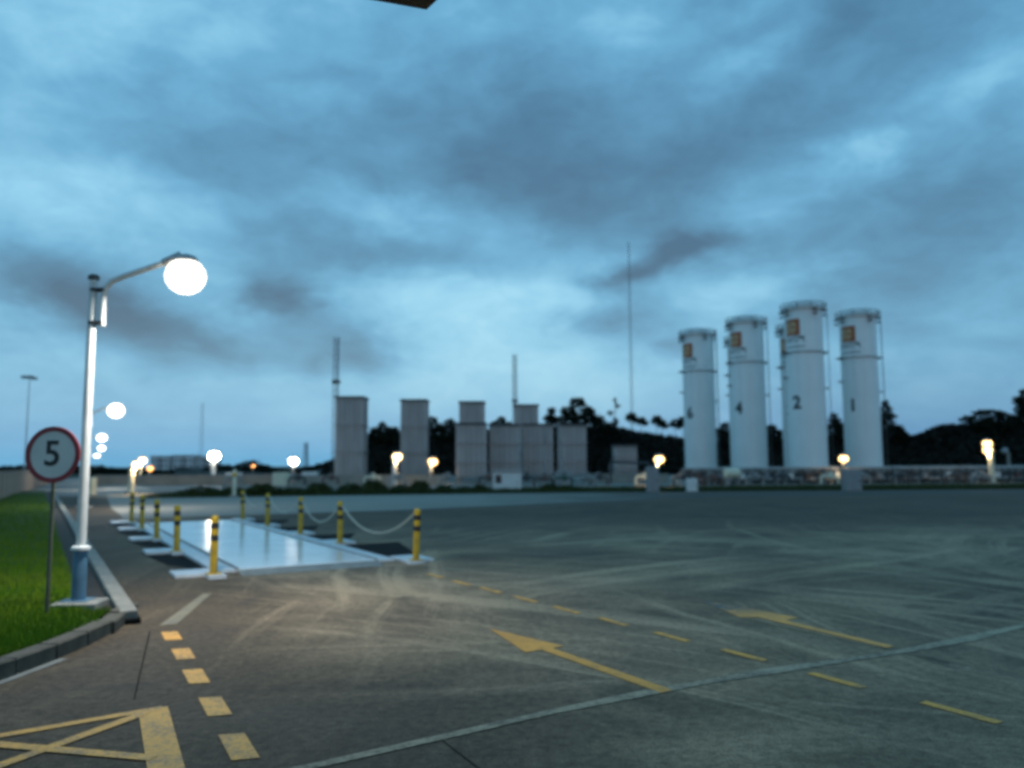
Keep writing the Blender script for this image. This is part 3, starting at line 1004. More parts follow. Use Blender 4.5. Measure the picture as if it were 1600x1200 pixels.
SZ = 1.64
disc(0, .288, -.038, -.026, SZ).build('sign_plate', 'sign_white', sg)
disc(.243, .293, -.044, -.024, SZ).build('red_rim', 'red', sg)
tv, tf = text_mesh('5', .34, .006)
mb = MB()
n = len(tv)
mb.add([(x * 1.12 - .006, -.0405, SZ + y * 1.08) for x, y, z in tv], tf)
mb.build('numeral', 'ink', sg)
for z in (SZ - .12, SZ + .14):
    MB().box((0, -.002, z), (.20, .045, .03), 0, .003).build('bracket', 'steel', sg)

# ------------------------------------------------------------------ canopy edge overhead
cn = thing('entrance_canopy', 'brown corner of a flat entrance canopy poking into the top of the picture', 'canopy', (-.44, 4.0, 0))
cz = 3.99
CQ = [(0, 0), (-6.4, -2.15), (-3.9, -9.4), (4.0, -5.6)]
MB().poly(CQ, cz, cz + .05).build('soffit', 'brown', cn)
mb = MB()
for p, q in zip(CQ, CQ[1:] + CQ[:1]):
    d = Vector((q[0] - p[0], q[1] - p[1])); L = d.length
    mb.box(((p[0] + q[0]) / 2, (p[1] + q[1]) / 2, cz + .17), (L, .03, .24), math.atan2(d.y, d.x))
mb.build('fascia', 'brown', cn)
for p in ((-5.3, -2.9), (2.9, -5.6), (-3.7, -8.2)):
    MB().box((p[0], p[1], cz / 2), (.3, .3, cz), 0, .01).build('column', 'conc', cn)

# ------------------------------------------------------------------ storage tanks
TR = 1.70


def wrap(vv, ang, z, rad):
    out = []
    for x, y, q in vv:
        th = R(ang) - x / rad
        out.append((-math.sin(th) * rad, -math.cos(th) * rad, z + y))
    return out


def fine_mesh(vv, ff, cut):
    bm = bmesh.new()
    bv = [bm.verts.new(v) for v in vv]
    for f in ff:
        try: bm.faces.new([bv[i] for i in f])
        except ValueError: pass
    for _ in range(3):
        es = [e for e in bm.edges if abs(e.verts[0].co.x - e.verts[1].co.x) > cut]
        if not es: break
        bmesh.ops.subdivide_edges(bm, edges=es, cuts=1)
        bmesh.ops.triangulate(bm, faces=bm.faces[:])
    bm.verts.index_update()
    a = [tuple(v.co) for v in bm.verts]
    b = [tuple(v.index for v in f.verts) for f in bm.faces]
    bm.free()
    return a, b


def rects(lst):
    mb = MB()
    for x0, x1, y0, y1 in lst:
        nx = max(1, int((x1 - x0) / .15))
        for i in range(nx):
            a, b = x0 + (x1 - x0) * i / nx, x0 + (x1 - x0) * (i + 1) / nx
            mb.add([(a, y0, 0), (b, y0, 0), (b, y1, 0), (a, y1, 0)], [(0, 1, 2, 3)])
    return mb.v, mb.f


def tank_body(loc, label):
    t = thing('storage_tank', label, 'storage tank', loc, 0, 'white storage tanks')
    b0, h = 1.05, 16.1
    MB().lathe([(TR, b0), (TR, h), (TR * .97, h + .25), (TR * .85, h + .50), (TR * .6, h + .70), (TR * .3, h + .80), (0, h + .83)], 40).build('shell', 'tank', t, True)
    MB().lathe([(TR + .09, b0 - .05), (TR + .09, b0 + .16), (TR + .003, b0 + .17)], 40).build('base_ring', 'tank', t, True)
    MB().lathe([(TR + .5, -.04), (TR + .5, b0 - .05)], 32).build('plinth', 'conc', t, True)
    # top platform: two hoops, posts, a white toe band
    rp = TR + .30
    mb = MB()
    for z in (h + .12, h + .46):
        ring = [(rp * math.cos(2 * math.pi * k / 32), rp * math.sin(2 * math.pi * k / 32), z) for k in range(32)]
        mb.path(ring, .045, 5, True)
    for k in range(10):
        a = 2 * math.pi * k / 10 + .35
        mb.path([(rp * math.cos(a), rp * math.sin(a), h - .08), (rp * math.cos(a), rp * math.sin(a), h + .5)], .035, 5)
    mb.build('top_railing', 'dsteel', t)
    MB().lathe([(TR + .01, h - .10), (rp, h - .10), (rp, h + .02), (TR + .01, h + .03)], 40).build('top_platform', 'tank', t, True)
    mb = MB()
    for a in (160, 200, -20, 25, -75):
        ca, sa = math.cos(R(a)), math.sin(R(a))
        mb.box((ca * (TR + .24), sa * (TR + .24), h - .22), (.42, .34, .15), R(a))
        mb.box((ca * (TR + .22), sa * (TR + .22), h - .62), (.42, .26, .14), R(a))
    mb.build('lifting_lug', 'dsteel', t)['kind'] = 'stuff'
    z = 11.95
    MB().lathe([(TR + .004, z - .06), (TR + .13, z - .05), (TR + .13, z + .03), (TR + .004, z + .04)], 40).build('stiffening_ring', 'pipe', t, True)
    mb = MB()
    for a, z in ((172, z), (192, z), (-12, z), (8, z), (180, 9.6), (0, 8.6), (-8, 5.2)):
        mb.box((math.cos(R(a)) * (TR + .22), math.sin(R(a)) * (TR + .22), z), (.46, .22, .14), R(a))
    mb.build('pipe_bracket', 'dsteel', t)['kind'] = 'stuff'
    # ladder and vent pipe on the right flank
    a = R(-22)
    ca, sa = math.cos(a), math.sin(a)
    mb = MB()
    for off in (-.22, .22):
        x, y = ca * (TR + .42) - sa * off, sa * (TR + .42) + ca * off
        mb.path([(x, y, .1), (x, y, h + .5)], .035, 5)
    for k in range(46):
        z = .5 + k * .35
        x, y = ca * (TR + .42), sa * (TR + .42)
        mb.path([(x + sa * .22, y - ca * .22, z), (x - sa * .22, y + ca * .22, z)], .018, 4)
    mb.build('ladder', 'dsteel', t)
    a = R(14)
    x, y = math.cos(a) * (TR + .20), math.sin(a) * (TR + .20)
    MB().path([(x, y, .4), (x, y, h - .3)], .13, 8).build('vent_pipe', 'tank', t, True)
    # emblem: orange square with a white B-like device; two rows of dark lettering (too small to read in the photo)
    ea, ez = 57, 14.25
    v, f = rects([(-.78, .78, -.78, .78)])
    em = MB().add(wrap(v, ea, ez, TR + .006), f).build('emblem', 'emblem_field', t)
    v, f = rects([(-.78, .78, .54, .78), (-.78, .78, -.78, -.56), (.48, .78, -.56, .54), (-.78, -.64, -.56, .54), (.0, .48, -.09, .09), (.30, .48, .34, .54), (.30, .48, -.56, -.36), (-.24, -.12, -.56, .54)])
    MB().add(wrap(v, ea, ez, TR + .010), f).build('emblem_device', 'emblem', em)
    v, f = rects([(-1.05, -.62, .17, .24), (-.87, -.80, -.22, .17), (-1.05, -.62, -.02, .05), (-1.02, -.95, -.22, -.02), (-.72, -.65, -.22, -.02),
                  (-.50, -.08, .15, .22), (-.45, -.38, -.22, .22), (-.2, -.13, -.22, .15), (-.50, -.08, -.05, .02), (-.50, -.08, -.22, -.16)])
    mb = MB().add(wrap(v, 55, ez - 1.17, TR + .008), f)
    v, f = fine_mesh(*text_mesh('燃气', .60, .02), .12)
    mb.add(wrap([(x + .55, y, 0) for x, y, q in v], 55, ez - 1.17, TR + .008), f)
    mb.build('lettering', 'letter', t)
    L = []
    xx = -1.02
    while xx < 1.05:
        w = random.uniform(.06, .13)
        L.append((xx, xx + w, -.07, .07))
        xx += w + .035
    v, f = rects(L)
    MB().add(wrap(v, 55, ez - 1.85, TR + .008), f).build('small_lettering', 'letter', t)
    return t


def tank_number(t, n):
    v, f = fine_mesh(*text_mesh(n, 1.65, .06), .12)
    MB().add(wrap(v, 50, 7.15, TR + .008), f).build('numeral', 'num', t)


tanks = [('2', (27.67, 75.0)), ('4', (24.35, 82.3)), ('6', (21.06, 90.0)), ('1', (34.55, 79.0)), ('3', (30.95, 86.3)), ('5', (27.3, 94.0))]
tl = {'2': 'tall white storage tank numbered 2, nearest and largest of the tanks', '4': 'white storage tank numbered 4, between tanks 6 and 2', '6': 'white storage tank numbered 6, leftmost of the tanks',
      '1': 'white storage tank numbered 1, rightmost of the tanks', '3': 'white storage tank numbered 3, mostly hidden behind tank 2', '5': 'white storage tank behind tank 4, only a sliver of it showing'}
proto = tank_body((*tanks[0][1], 0), tl['2'])
others = [dup(proto, (*p, 0), 0, tl[n]) for n, p in tanks[1:]]
for t, (n, p) in zip([proto] + others, tanks):
    tank_number(t, n)


# ------------------------------------------------------------------ ambient vaporizers
def vaporizer(loc, w, d, h, nx, ny, label, group, rz=0.0):
    t = thing('vaporizer', label, 'vaporizer', loc, rz, group)
    mb = MB()
    px, py = w / nx, d / ny
    for i in range(nx):
        for j in range(ny):
            if 0 < i < nx - 1 and 1 < j < ny - 1: continue
            x, y = -w / 2 + px * (i + .5), -d / 2 + py * (j + .5)
            mb.box((x, y, h / 2 + .3), (px * .94, .05, h - .7))
            mb.box((x, y, h / 2 + .3), (.05, py * .94, h - .72))
            mb.lathe([(.05, .4), (.05, h - .05)], 6, (x, y, 0))
    MB().box((0, 0, h / 2 + .3), (w * .66, d * .66, h - 1.0)).build('gap_dark_box', 'dsteel', t)  # dark box added so the gaps between the fins look shaded
    o = mb.build('fin_bundle', 'vap', t)
    o['kind'] = 'stuff'
    for z in (h * .34, h * .66):
        f = MB()
        for sx in (-1, 1): f.box((sx * (w / 2 + .02), 0, z), (.06, d + .1, .12))
        for sy in (-1, 1): f.box((0, sy * (d / 2 + .02), z), (w - .02, .06, .12))
        f.build('frame_band', 'steel', t)
    f = MB()
    for sx in (-1, 1): f.box((sx * (w / 2 + .02), 0, h - .10), (.07, d + .16, .20))
    for sy in (-1, 1): f.box((0, sy * (d / 2 + .04), h - .10), (w - .03, .06, .20))
    f.build('top_frame', 'dsteel', t)
    for sx in (-1, 1):
        for sy in (-1, 1):
            MB().box((sx * (w / 2 - .12), sy * (d / 2 - .12), .2), (.2, .2, .5)).build('leg', 'conc', t)
    MB().path([(-w * .42, -d / 2 - .18, .55), (w * .42, -d / 2 - .18, .55)], .08, 8).build('manifold', 'pipe', t, True)
    return t


tall = [(-16.35, 81.5, 2.85, 8.55, 'first tall grey vaporizer tower from the left, a lattice mast behind it'), (-10.4, 85.5, 2.75, 8.55, 'second tall grey vaporizer tower from the left, lamps at its foot'),
        (-4.42, 88.5, 2.78, 8.55, 'third tall grey vaporizer tower, rising behind the left end of the short row'), (1.62, 93.5, 2.86, 8.55, 'fourth tall grey vaporizer tower, right of the middle of the short row')]
for x, y, w, h, l in tall:
    vaporizer((x, y, -.01), w, 2.9, h, 6, 6, l, 'tall grey vaporizer towers')
short = [(-3.73, 73.5, 2.75, 5.42, 'leftmost block of the short grey vaporizer row'), (-.75, 76.5, 2.85, 5.44, 'short grey vaporizer block second in the row, behind the white cabin'),
         (2.5, 79.6, 3.0, 5.62, 'short grey vaporizer block with two slender poles in front'), (5.85, 79.6, 2.8, 5.56, 'rightmost block of the short grey vaporizer row, beside the dark hill'),
         (10.6, 76, 2.05, 3.42, 'small grey vaporizer block standing alone left of the white tanks')]
for x, y, w, h, l in short:
    vaporizer((x, y, -.01), w, 2.6, h, 6, 5, l, 'short grey vaporizer blocks')


# slender poles before the vaporizers
for (x0, x1, zt, l) in ((2.44, 2.60, 4.4, 'slender pale pole with a short bent arm before the short vaporizer blocks'), (3.95, 3.56, 4.9, 'slender leaning pale pole right of the one with the bent arm')):
    t = thing('pole', l, 'pole', (x0, 62, 0), 0, 'slender pale poles')
    MB().path([(0, 0, 0), (x1 - x0, 0, zt)], [.11, .07], 8).build('shaft', 'pipe', t, True)
    MB().box((0, 0, .1), (.4, .4, .2), 0, .02).build('footing', 'conc', t)
    if x0 < 3:
        MB().path([(x1 - x0, 0, zt), (x1 - x0 - .2, 0, zt + .12), (x1 - x0 - .5, 0, zt + .22)], .045, 6).build('arm', 'pipe', t, True)


# lattice masts
def mast(loc, h, w, seg, label, mat='dsteel', taper=1.0, r=.03, top=None):
    t = thing('lattice_mast', label, 'mast', loc, 0, 'lattice masts on the skyline')
    base = [(w * math.cos(a), w * math.sin(a)) for a in (R(90), R(210), R(330))]
    mb = MB()
    for x, y in base:
        mb.path([(x, y, 0), (x * taper, y * taper, h)], r, 4)
    mb.build('tower_leg', mat, t)
    mb = MB()
    n = int(h / seg)
    for i in range(n):
        for k in range(3):
            a, b = base[k], base[(k + 1) % 3]
            f0 = 1 + (taper - 1) * i / n; f1 = 1 + (taper - 1) * (i + 1) / n
            p, q = (a[0] * f0, a[1] * f0, h * i / n), (b[0] * f1, b[1] * f1, h * (i + 1) / n)
            mb.path([p, q], r * .6, 3)
            mb.path([(a[0] * f0, a[1] * f0, h * i / n), (b[0] * f0, b[1] * f0, h * i / n)], r * .6, 3)
    mb.build('bracing', mat, t)
    MB().box((0, 0, .1), (w * 3, w * 3, .3)).build('footing', 'conc', t)
    if top:
        mb = MB()
        mb.box((0, 0, top[0]), top[1])
        mb.build('mast_collar', mat, t)
    return t


mast((-23.2, 105, 0), 18.6, .42, .8, 'lattice mast rising behind the leftmost vaporizer tower', 'dsteel', .95, .04, (12.6, (.95, .95, .4)))
mast((.4, 112, 0), 17.1, .36, .8, 'lattice mast rising behind the fourth vaporizer tower', 'dsteel', .9, .04, (10.5, (.8, .8, .4)))
mast((30.0, 200, 0), 58.2, .45, 1.6, 'very tall thin lattice mast left of the white tanks', 'steel', .5, .036)
mast((-51.4, 200, 0), 7.4, .8, 1.4, 'stubby dark lattice mast left of the vaporizer towers', 'dsteel', .5, .10)
mast((-85.3, 220, 0), 19, .7, 1.6, 'faint thin lattice mast above the pale apartment blocks', 'steel', .4, .03)
t = thing('floodlight_mast', 'thin floodlight mast far off above the speed sign', 'mast', (-54.6, 90, 0))
MB().lathe([(.09, 0), (.045, 11.6)], 8).build('shaft', 'steel', t, True)
mb = MB()
mb.box((-.25, 0, 11.75), (1.3, .3, .3), 0, .03)
mb.box((.55, 0, 11.6), (.6, .3, .25), 0, .03)
mb.build('floodlight', 'dsteel', t)


# ------------------------------------------------------------------ plant walls and equipment
def panel_wall(p0, p1, h, label, mat, step=2.4, post=.22, th=.12, capped=True):
    p0, p1 = Vector(p0), Vector(p1)
    d = p1 - p0
    L = d.length
    n = max(1, round(L / step))
    a = math.atan2(d.y, d.x)
    t = thing('boundary_wall', label, 'wall', (p0.x, p0.y, 0), a)
    st = L / n
    pm = MB().box((0, 0, h * .48), (st - post - .004, th, h * .96), 0, .01).mesh('wall_panel')
    pm.materials.append(M[mat])
    qm = MB().box((0, 0, h / 2), (post, post, h), 0, .015).box((0, 0, h + .025), (post + .06, post + .06, .05)).mesh('wall_post')
    qm.materials.append(M[mat])
    cm = MB().box((0, 0, h * .96 + .03), (st - post - .004, th + .06, .055), 0, .008).mesh('coping')
    cm.materials.append(M['conc'])
    for i in range(n + 1):
        put('wall_post', qm, t, (i * st, 0, random.uniform(-.02, 0)))
        if i < n:
            put('wall_panel', pm, t, ((i + .5) * st, random.uniform(-.01, .01), random.uniform(-.02, 0)))
            if capped: put('coping', cm, t, ((i + .5) * st, 0, 0))
    return t


panel_wall((-12.4, 15.5), (-50, 87), 1.38, 'long pinkish boundary wall behind the grass verge at the far left', 'pink_wall')
panel_wall((-36, 70), (-18.4, 70), .85, 'low pinkish grey wall left of the vaporizer towers', 'pink_wall', 3.0)
panel_wall((-17.6, 66), (-5.6, 66), .80, 'low pale wall in front of the two left vaporizer towers', 'conc', 3.0)
panel_wall((14, 64), (42, 64), .95, 'low concrete bund wall in front of the white tanks', 'dark_conc', 3.5)
panel_wall((43.2, 64), (78, 68), .85, 'low pale boundary wall running off at the far right', 'pink_wall', 3.0)
panel_wall((6.6, 70), (13.4, 70), .75, 'short low wall at the foot of the small lone vaporizer', 'conc', 3.0)

# kerb of the tank area
ck = MB()
for i in range(26):
    x = 15.2 + i * 1.22
    ck.box((x + .6, 54.2 + (x - 15) * .06, .10), (1.2, .2, .22), .06, .015)
struct('plant_kerb', ck, 'kerb')


def cabinet(loc, w, d, h, label, mat, name='equipment_cabinet', cat='cabinet', window=False, roof=False):
    t = thing(name, label, cat, loc)
    MB().box((0, 0, h / 2 + .04), (w, d, h), 0, .02).build('body', mat, t)
    MB().box((0, 0, .02), (w + .12, d + .12, .06)).build('plinth', 'conc', t)
    dw = w * .36
    dr = MB().box((w * .2, -d / 2 - .012, h * .46 + .04), (dw, .025, h * .8), 0, .004).build('door', mat, t)
    MB().box((w * .2 + dw * .36, -d / 2 - .035, h * .48), (.03, .03, .12)).build('handle', 'dsteel', dr)
    if window:
        MB().box((-w * .30, -d / 2 - .012, h * .66), (w * .20, .03, h * .42)).build('window', 'dglass', t)
    if roof:
        MB().box((0, 0, h + .08), (w + .2, d + .2, .10), 0, .02).build('roof', 'steel', t)
    return t


cabinet((-.32, 48.7, 0), 1.72, 1.3, 1.14, 'small white cabin with a dark window beside the far road', 'white', 'cabin', 'cabin', True, True)
cabinet((10.2, 45.9, 0), .56, .5, .72, 'small bright white box at the road edge below the tank numbered 6', 'white')
cabinet((19.6, 46.6, 0), .86, .7, 1.2, 'blue-grey cabinet at the road edge below the tanks 2 and 1', 'cab')
cabinet((8.05, 46.4, 0), .66, .6, 1.4, 'tall blue-grey cabinet left of the amber lamp', 'cab')
cabinet((-18.15, 63.3, 0), 1.2, .8, 1.05, 'pale square cabinet left of the first vaporizer tower', 'cream')
cabinet((-25.9, 74.8, 0), 1.3, .9, .95, 'pale cabinet beside the post of the white lamp', 'white')
cabinet((-18.5, 73.6, 0), 1.3, .9, 1.0, 'pale cabinet at the left foot of the first vaporizer tower', 'white')
cabinet((-23.6, 44.8, 0), .66, .6, .98, 'bright cream pillar just right of the nearest lamp post', 'cream')  # lit gate pillar, its brightness put into the cream paint
cabinet((4.2, 66, 0), 1.4, 1.0, 1.0, 'low grey cabinet at the foot of the slender poles', 'cab')

# pipe rack in front of the tanks
for k, (x, l) in enumerate(((15.2, 'pipe rack left of and below the white tank numbered 6'), (20.4, 'pipe rack in front of the tanks numbered 6 and 4'), (25.6, 'pipe rack straight before the tank numbered 2'), (30.8, 'pipe rack straight before the tank numbered 1, right of the blue-grey cabinet'), (36.0, 'pipe rack at the right end of the row, past the tank 1'))):
    t = thing('pipe_rack', l, 'pipe rack', (x, 59 + (x - 15) * .05, 0), .05, 'pipe racks before the tanks')
    um = MB().box((0, 0, .6), (.12, .12, 1.2)).mesh('upright')
    um.materials.append(M['dsteel'])
    for i in range(5):
        put('upright', um, t, (-2.2 + i * 1.1, 0, 0))
        put('upright', um, t, (-2.2 + i * 1.1, .9, 0))
    for z, y, r, m_ in ((1.2, .0, .09, 'pipe'), (1.22, .45, .13, 'pipe'), (.82, .1, .08, 'dsteel'), (1.16, .9, .08, 'pipe'), (.42, .2, .11, 'pipe')):
        MB().path([(-2.55, y, z), (2.55, y, z)], r, 8).build('pipe', m_, t, True)
    for i in range(3):
        x2 = -1.9 + i * 1.6 + random.uniform(-.3, .3)
        MB().path([(x2, .2, 0), (x2, .2, 1.2)], .09, 8).build('riser', 'pipe', t, True)
        v = MB().box((x2 + .3, -.12, .66), (.34, .3, .36), 0, .03)
        v.path([(x2 + .3 + .16 * math.cos(R(a)), -.34, .9 + .16 * math.sin(R(a))) for a in range(0, 360, 45)], .022, 5, True)
        v.build('valve', ('pipe_red', 'cab', 'white')[(i + k) % 3], t)
# long guard rail along the bund
t = thing('guard_rail', 'grey pipe guard rail along the edge of the tank bund', 'railing', (13.6, 61.8, 0), .03)
for z in (.55, 1.02):
    MB().path([(0, 0, z), (27, 0, z)], .035, 6).build('rail', 'steel', t, True)
pm = MB().lathe([(.035, 0), (.035, 1.04)], 6).mesh('rail_post')
pm.materials.append(M['steel'])
for i in range(19):
    put('rail_post', pm, t, (i * 1.5, 0, 0))
# dark pipe portal left of the tanks
t = thing('pipe_portal', 'dark goalpost shaped pipe frame before the small lone vaporizer', 'pipe frame', (8.05, 66, 0))
MB().path([(0, 0, 0), (0, 0, 1.72), (.1, 0, 1.8), (3.1, 0, 1.66), (3.2, 0, 1.55), (3.2, 0, 0)], .10, 8).build('pipe', 'dsteel', t, True)
MB().path([(.0, .5, 1.55), (.0, .5, 0)], .07, 6).build('pipe', 'steel', t, True)

# valve skids and clutter along the front of the vaporizers
skid_spots = [(2.0, 52.5, 'pipe_red', 'valve skid with a dark red pipe right of the white cabin'), (3.4, 54, 'pipe_green', 'valve skid with a green pipe below the slender poles'), (4.9, 53, 'pipe', 'pale valve skid right of the green one'),
              (6.0, 56, 'dsteel', 'dark valve skid before the rightmost short vaporizer'), (11.4, 54, 'dsteel', 'dark valve skid right of the tall blue-grey cabinet'), (12.9, 52, 'pipe_red', 'reddish valve skid below the tank numbered 6'),
              (-8.6, 60, 'pipe', 'pale valve skid beside the warm lamp between the first two towers'), (-13.8, 61, 'pipe_red', 'reddish valve skid before the first vaporizer tower'), (-21.5, 62, 'pipe', 'pale valve skid left of the pale square cabinet'),
              (-5.0, 62, 'pipe', 'pale valve skid before the leftmost short vaporizer'), (29.5, 53.6, 'pipe_red', 'reddish valve skid at the right end of the tanks')]
skid_spots += [(16.6, 55.2, 'pipe', 'pale valve skid before the gap between tanks 6 and 4'), (18.6, 55.6, 'dsteel', 'dark valve skid before the tank numbered 4'), (21.8, 55.4, 'cream', 'cream valve skid left of the tank numbered 2'),
               (24.2, 55.8, 'pipe', 'pale valve skid straight below the tank numbered 2'), (26.6, 55.2, 'dsteel', 'dark valve skid right of the tank numbered 2'), (32.0, 55.0, 'pipe', 'pale valve skid right of the tank numbered 1'),
               (-1.8, 58.0, 'pipe_red', 'reddish valve skid half behind the white cabin'), (-10.9, 62.5, 'cream', 'cream valve skid between the first two vaporizer towers'), (-16.2, 60.5, 'dsteel', 'dark valve skid left of the reddish one, first tower'),
               (9.3, 57, 'cream', 'cream valve skid below the amber lamp'), (0.9, 56.0, 'dsteel', 'dark valve skid right behind the white cabin')]
for x, y, m_, l in skid_spots:
    t = thing('valve_skid', l, 'valve skid', (x, y, 0), random.uniform(-.2, .2), 'valve skids in the plant yard')
    MB().box((0, 0, .08), (1.5, .8, .16), 0, .02).build('skid_base', 'conc', t)
    MB().path([(-.6, 0, .1), (-.6, 0, .62), (-.5, 0, .72), (.5, 0, .72), (.6, 0, .62), (.6, 0, .1)], .09, 8).build('pipe', m_, t, True)
    MB().path([(-.2, .25, .1), (-.2, .25, .95), (.1, .25, 1.0)], .06, 8).build('pipe', 'pipe', t, True)
    MB().lathe([(.05, .5), (.17, .55), (.19, .72), (.17, .88), (.06, .95), (.04, 1.08), (0, 1.08)], 12, (.1, 0, 0)).build('valve', m_, t, True)
    MB().path([(.1 + .15 * math.cos(R(a)), .15 * math.sin(R(a)), 1.08) for a in range(0, 360, 45)], .02, 5, True).build('hand_wheel', 'pipe_red', t, True)
t = thing('drum', 'pale round drum lying on a stand below the tank numbered 4', 'drum', (15.6, 57.2, 0), .2)
MB().path([(-.55, 0, .92), (-.5, 0, .92), (.5, 0, .92), (.55, 0, .92)], [.25, .36, .36, .25], 16).build('shell', 'cream', t, True)
for x in (-.35, .35):
    MB().box((x, 0, .30), (.1, .6, .62)).build('saddle', 'steel', t)
t = thing('marker_post', 'yellowish marker post standing in the rough grass at the left', 'post', (-14.6, 42.3, 0))
MB().lathe([(.11, 0), (.10, 1.35), (.06, 1.42), (0, 1.44)], 10).build('shaft', 'cream', t, True)
MB().lathe([(.118, 1.05), (.118, 1.25)], 10).build('band', 'yellow', t, True)
MB().box((0, 0, .04), (.4, .4, .1)).build('footing', 'conc', t)


# ------------------------------------------------------------------ vegetation
def leaf_cloud(blobs, n, size, flat=.6):
    """leaf-sized faces through the volume of several clumps: blobs = (x,y,z,rx,ry,rz)"""
    vol = np.array([b[3] * b[4] * b[5] for b in blobs]) ** (2 / 3)
    pick = rng.choice(len(blobs), n, p=vol / vol.sum())
    B = np.array(blobs)[pick]
    d = rng.normal(size=(n, 3))
    d /= np.linalg.norm(d, axis=1)[:, None]
    r = rng.uniform(0.25, 1.0, n) ** .5 * rng.uniform(.8, 1.12, n)
    c = B[:, :3] + d * B[:, 3:] * r[:, None]
    a = rng.normal(size=(n, 3)); a[:, 2] *= flat
    a /= np.linalg.norm(a, axis=1)[:, None]
    b = np.cross(a, rng.normal(size=(n, 3)))
    b /= np.linalg.norm(b, axis=1)[:, None]
    s = size * rng.uniform(.5, 1.4, n)[:, None]
    V_ = np.stack([c - a * s, c + b * s * .55, c + a * s, c - b * s * .55], 1).reshape(-1, 3)
    return V_, n


def leaf_mesh(name, V_, n, mat):
    me = bpy.data.meshes.new(name)
    me.vertices.add(4 * n); me.loops.add(4 * n); me.polygons.add(n)
    me.vertices.foreach_set('co', V_.ravel())
    me.loops.foreach_set('vertex_index', np.arange(4 * n))
    me.polygons.foreach_set('loop_start', np.arange(0, 4 * n, 4))
    me.update(calc_edges=True)
    me.materials.append(M[mat])
    return me


def tree(loc, blobs, trunk_h, label, group, n=900, size=.32, mat='leaf_dark', tr=.16, limbs=True):
    t = thing('tree', label, 'tree', loc, 0, group)
    tk = MB()
    top = blobs[int(np.argmax([b[2] for b in blobs]))]
    tk.path([(0, 0, -.3), (top[0] * .15, 0, trunk_h * .4), (top[0] * .5, top[1] * .5, trunk_h * .8), (top[0], top[1], top[2])], [tr, tr * .8, tr * .6, tr * .2], 7)
    if limbs:
        for b in blobs:
            z0 = min(trunk_h * .75, b[2] * .7)
            tk.path([(b[0] * .12, b[1] * .12, z0), (b[0] * .6, b[1] * .6, z0 + (b[2] - z0) * .6), (b[0], b[1], b[2])], [tr * .45, tr * .3, tr * .1], 5)
    tk.build('trunk', 'bark', t, True)
    V_, k = leaf_cloud(blobs, n, size)
    put('crown', leaf_mesh('crown', V_, k, mat), t)
    return t


PX = np.array([300, 480, 530, 570, 600, 650, 700, 760, 850, 900, 932, 981, 1030, 1069, 1121, 1205, 1306, 1407, 1435, 1475, 1512, 1575, 1600, 1800, 2200, 3000], float)
PY = np.array([728, 734, 716, 693, 682, 682, 682, 672, 668, 665, 668, 673, 680, 688, 690, 688, 684, 684, 677, 665, 662, 661, 656, 640, 652, 690], float)
AX = (PX - 800) / 1250
HZ = np.maximum(.05, (727 - .0052 * (PX - 800) - PY) * 145 / 1250 + 1.6 - .9)


def hill_z(X, Y):
    a = X / Y
    h = np.interp(a, AX, HZ)
    k = np.clip((Y - 119) / 24, 0, 1)
    return -.03 + h * k * k * (3 - 2 * k) + np.clip((Y - 160) / 100, 0, 1) * .5


ga = np.linspace(-.42, 1.75, 150)
gy = np.linspace(119, 250, 26)
A_, Y_ = np.meshgrid(ga, gy)
X_ = A_ * Y_
Z_ = hill_z(X_, Y_)
VV = np.stack([X_, Y_, Z_], -1).reshape(-1, 3)
nc = len(ga)
FF = [(r * nc + c, r * nc + c + 1, (r + 1) * nc + c + 1, (r + 1) * nc + c) for r in range(len(gy) - 1) for c in range(nc - 1)]
struct('hill', MB().add(VV, FF), 'hill', None, True)
# the wood that covers it reads as one dark mass
n = 52000
wa = rng.uniform(-.235, 1.15, n)
wy = 120 + 45 * rng.uniform(0, 1, n) ** 1.2
wx = wa * wy
zt = hill_z(wx, wy)
bump = np.sin(wx * .9 + 2 * np.sin(wy * .31)) * np.sin(wy * .8 + wx * .23) * .35
wz = zt + np.maximum(0, .55 + bump) * rng.uniform(0, 1.15, n) + .1
a = rng.normal(size=(n, 3)); a /= np.linalg.norm(a, axis=1)[:, None]
b = np.cross(a, rng.normal(size=(n, 3))); b /= np.linalg.norm(b, axis=1)[:, None]
s = rng.uniform(.25, .62, n)[:, None]
c = np.stack([wx, wy, wz], -1)
o = put('woodland', leaf_mesh('woodland', np.stack([c - a * s, c + b * s * .6, c + a * s, c - b * s * .6], 1).reshape(-1, 3), n, 'leaf_hill'))
tag(o, 'dark wood covering the low hill behind the plant', 'wood', None, 'stuff')


def on_hill(x, y=137.0):
    return (x, y, float(hill_z(np.array([x]), np.array([y]))[0]))


def hill_tree(px_x, top_y, blobs_f, label, group, **kw):
    """blobs_f gets the height of the tree above the hill and returns its clumps"""
    y = 137.0
    x = (px_x - 800) / 1250 * y
    x *= 1.0
    loc = on_hill(x, y)
    top = (727 - .0052 * (px_x - 800) - top_y) * y / 1250 + 1.6
    h = max(1.2, top - loc[2])
    return tree(loc, blobs_f(h), h * .8, label, group, **kw)


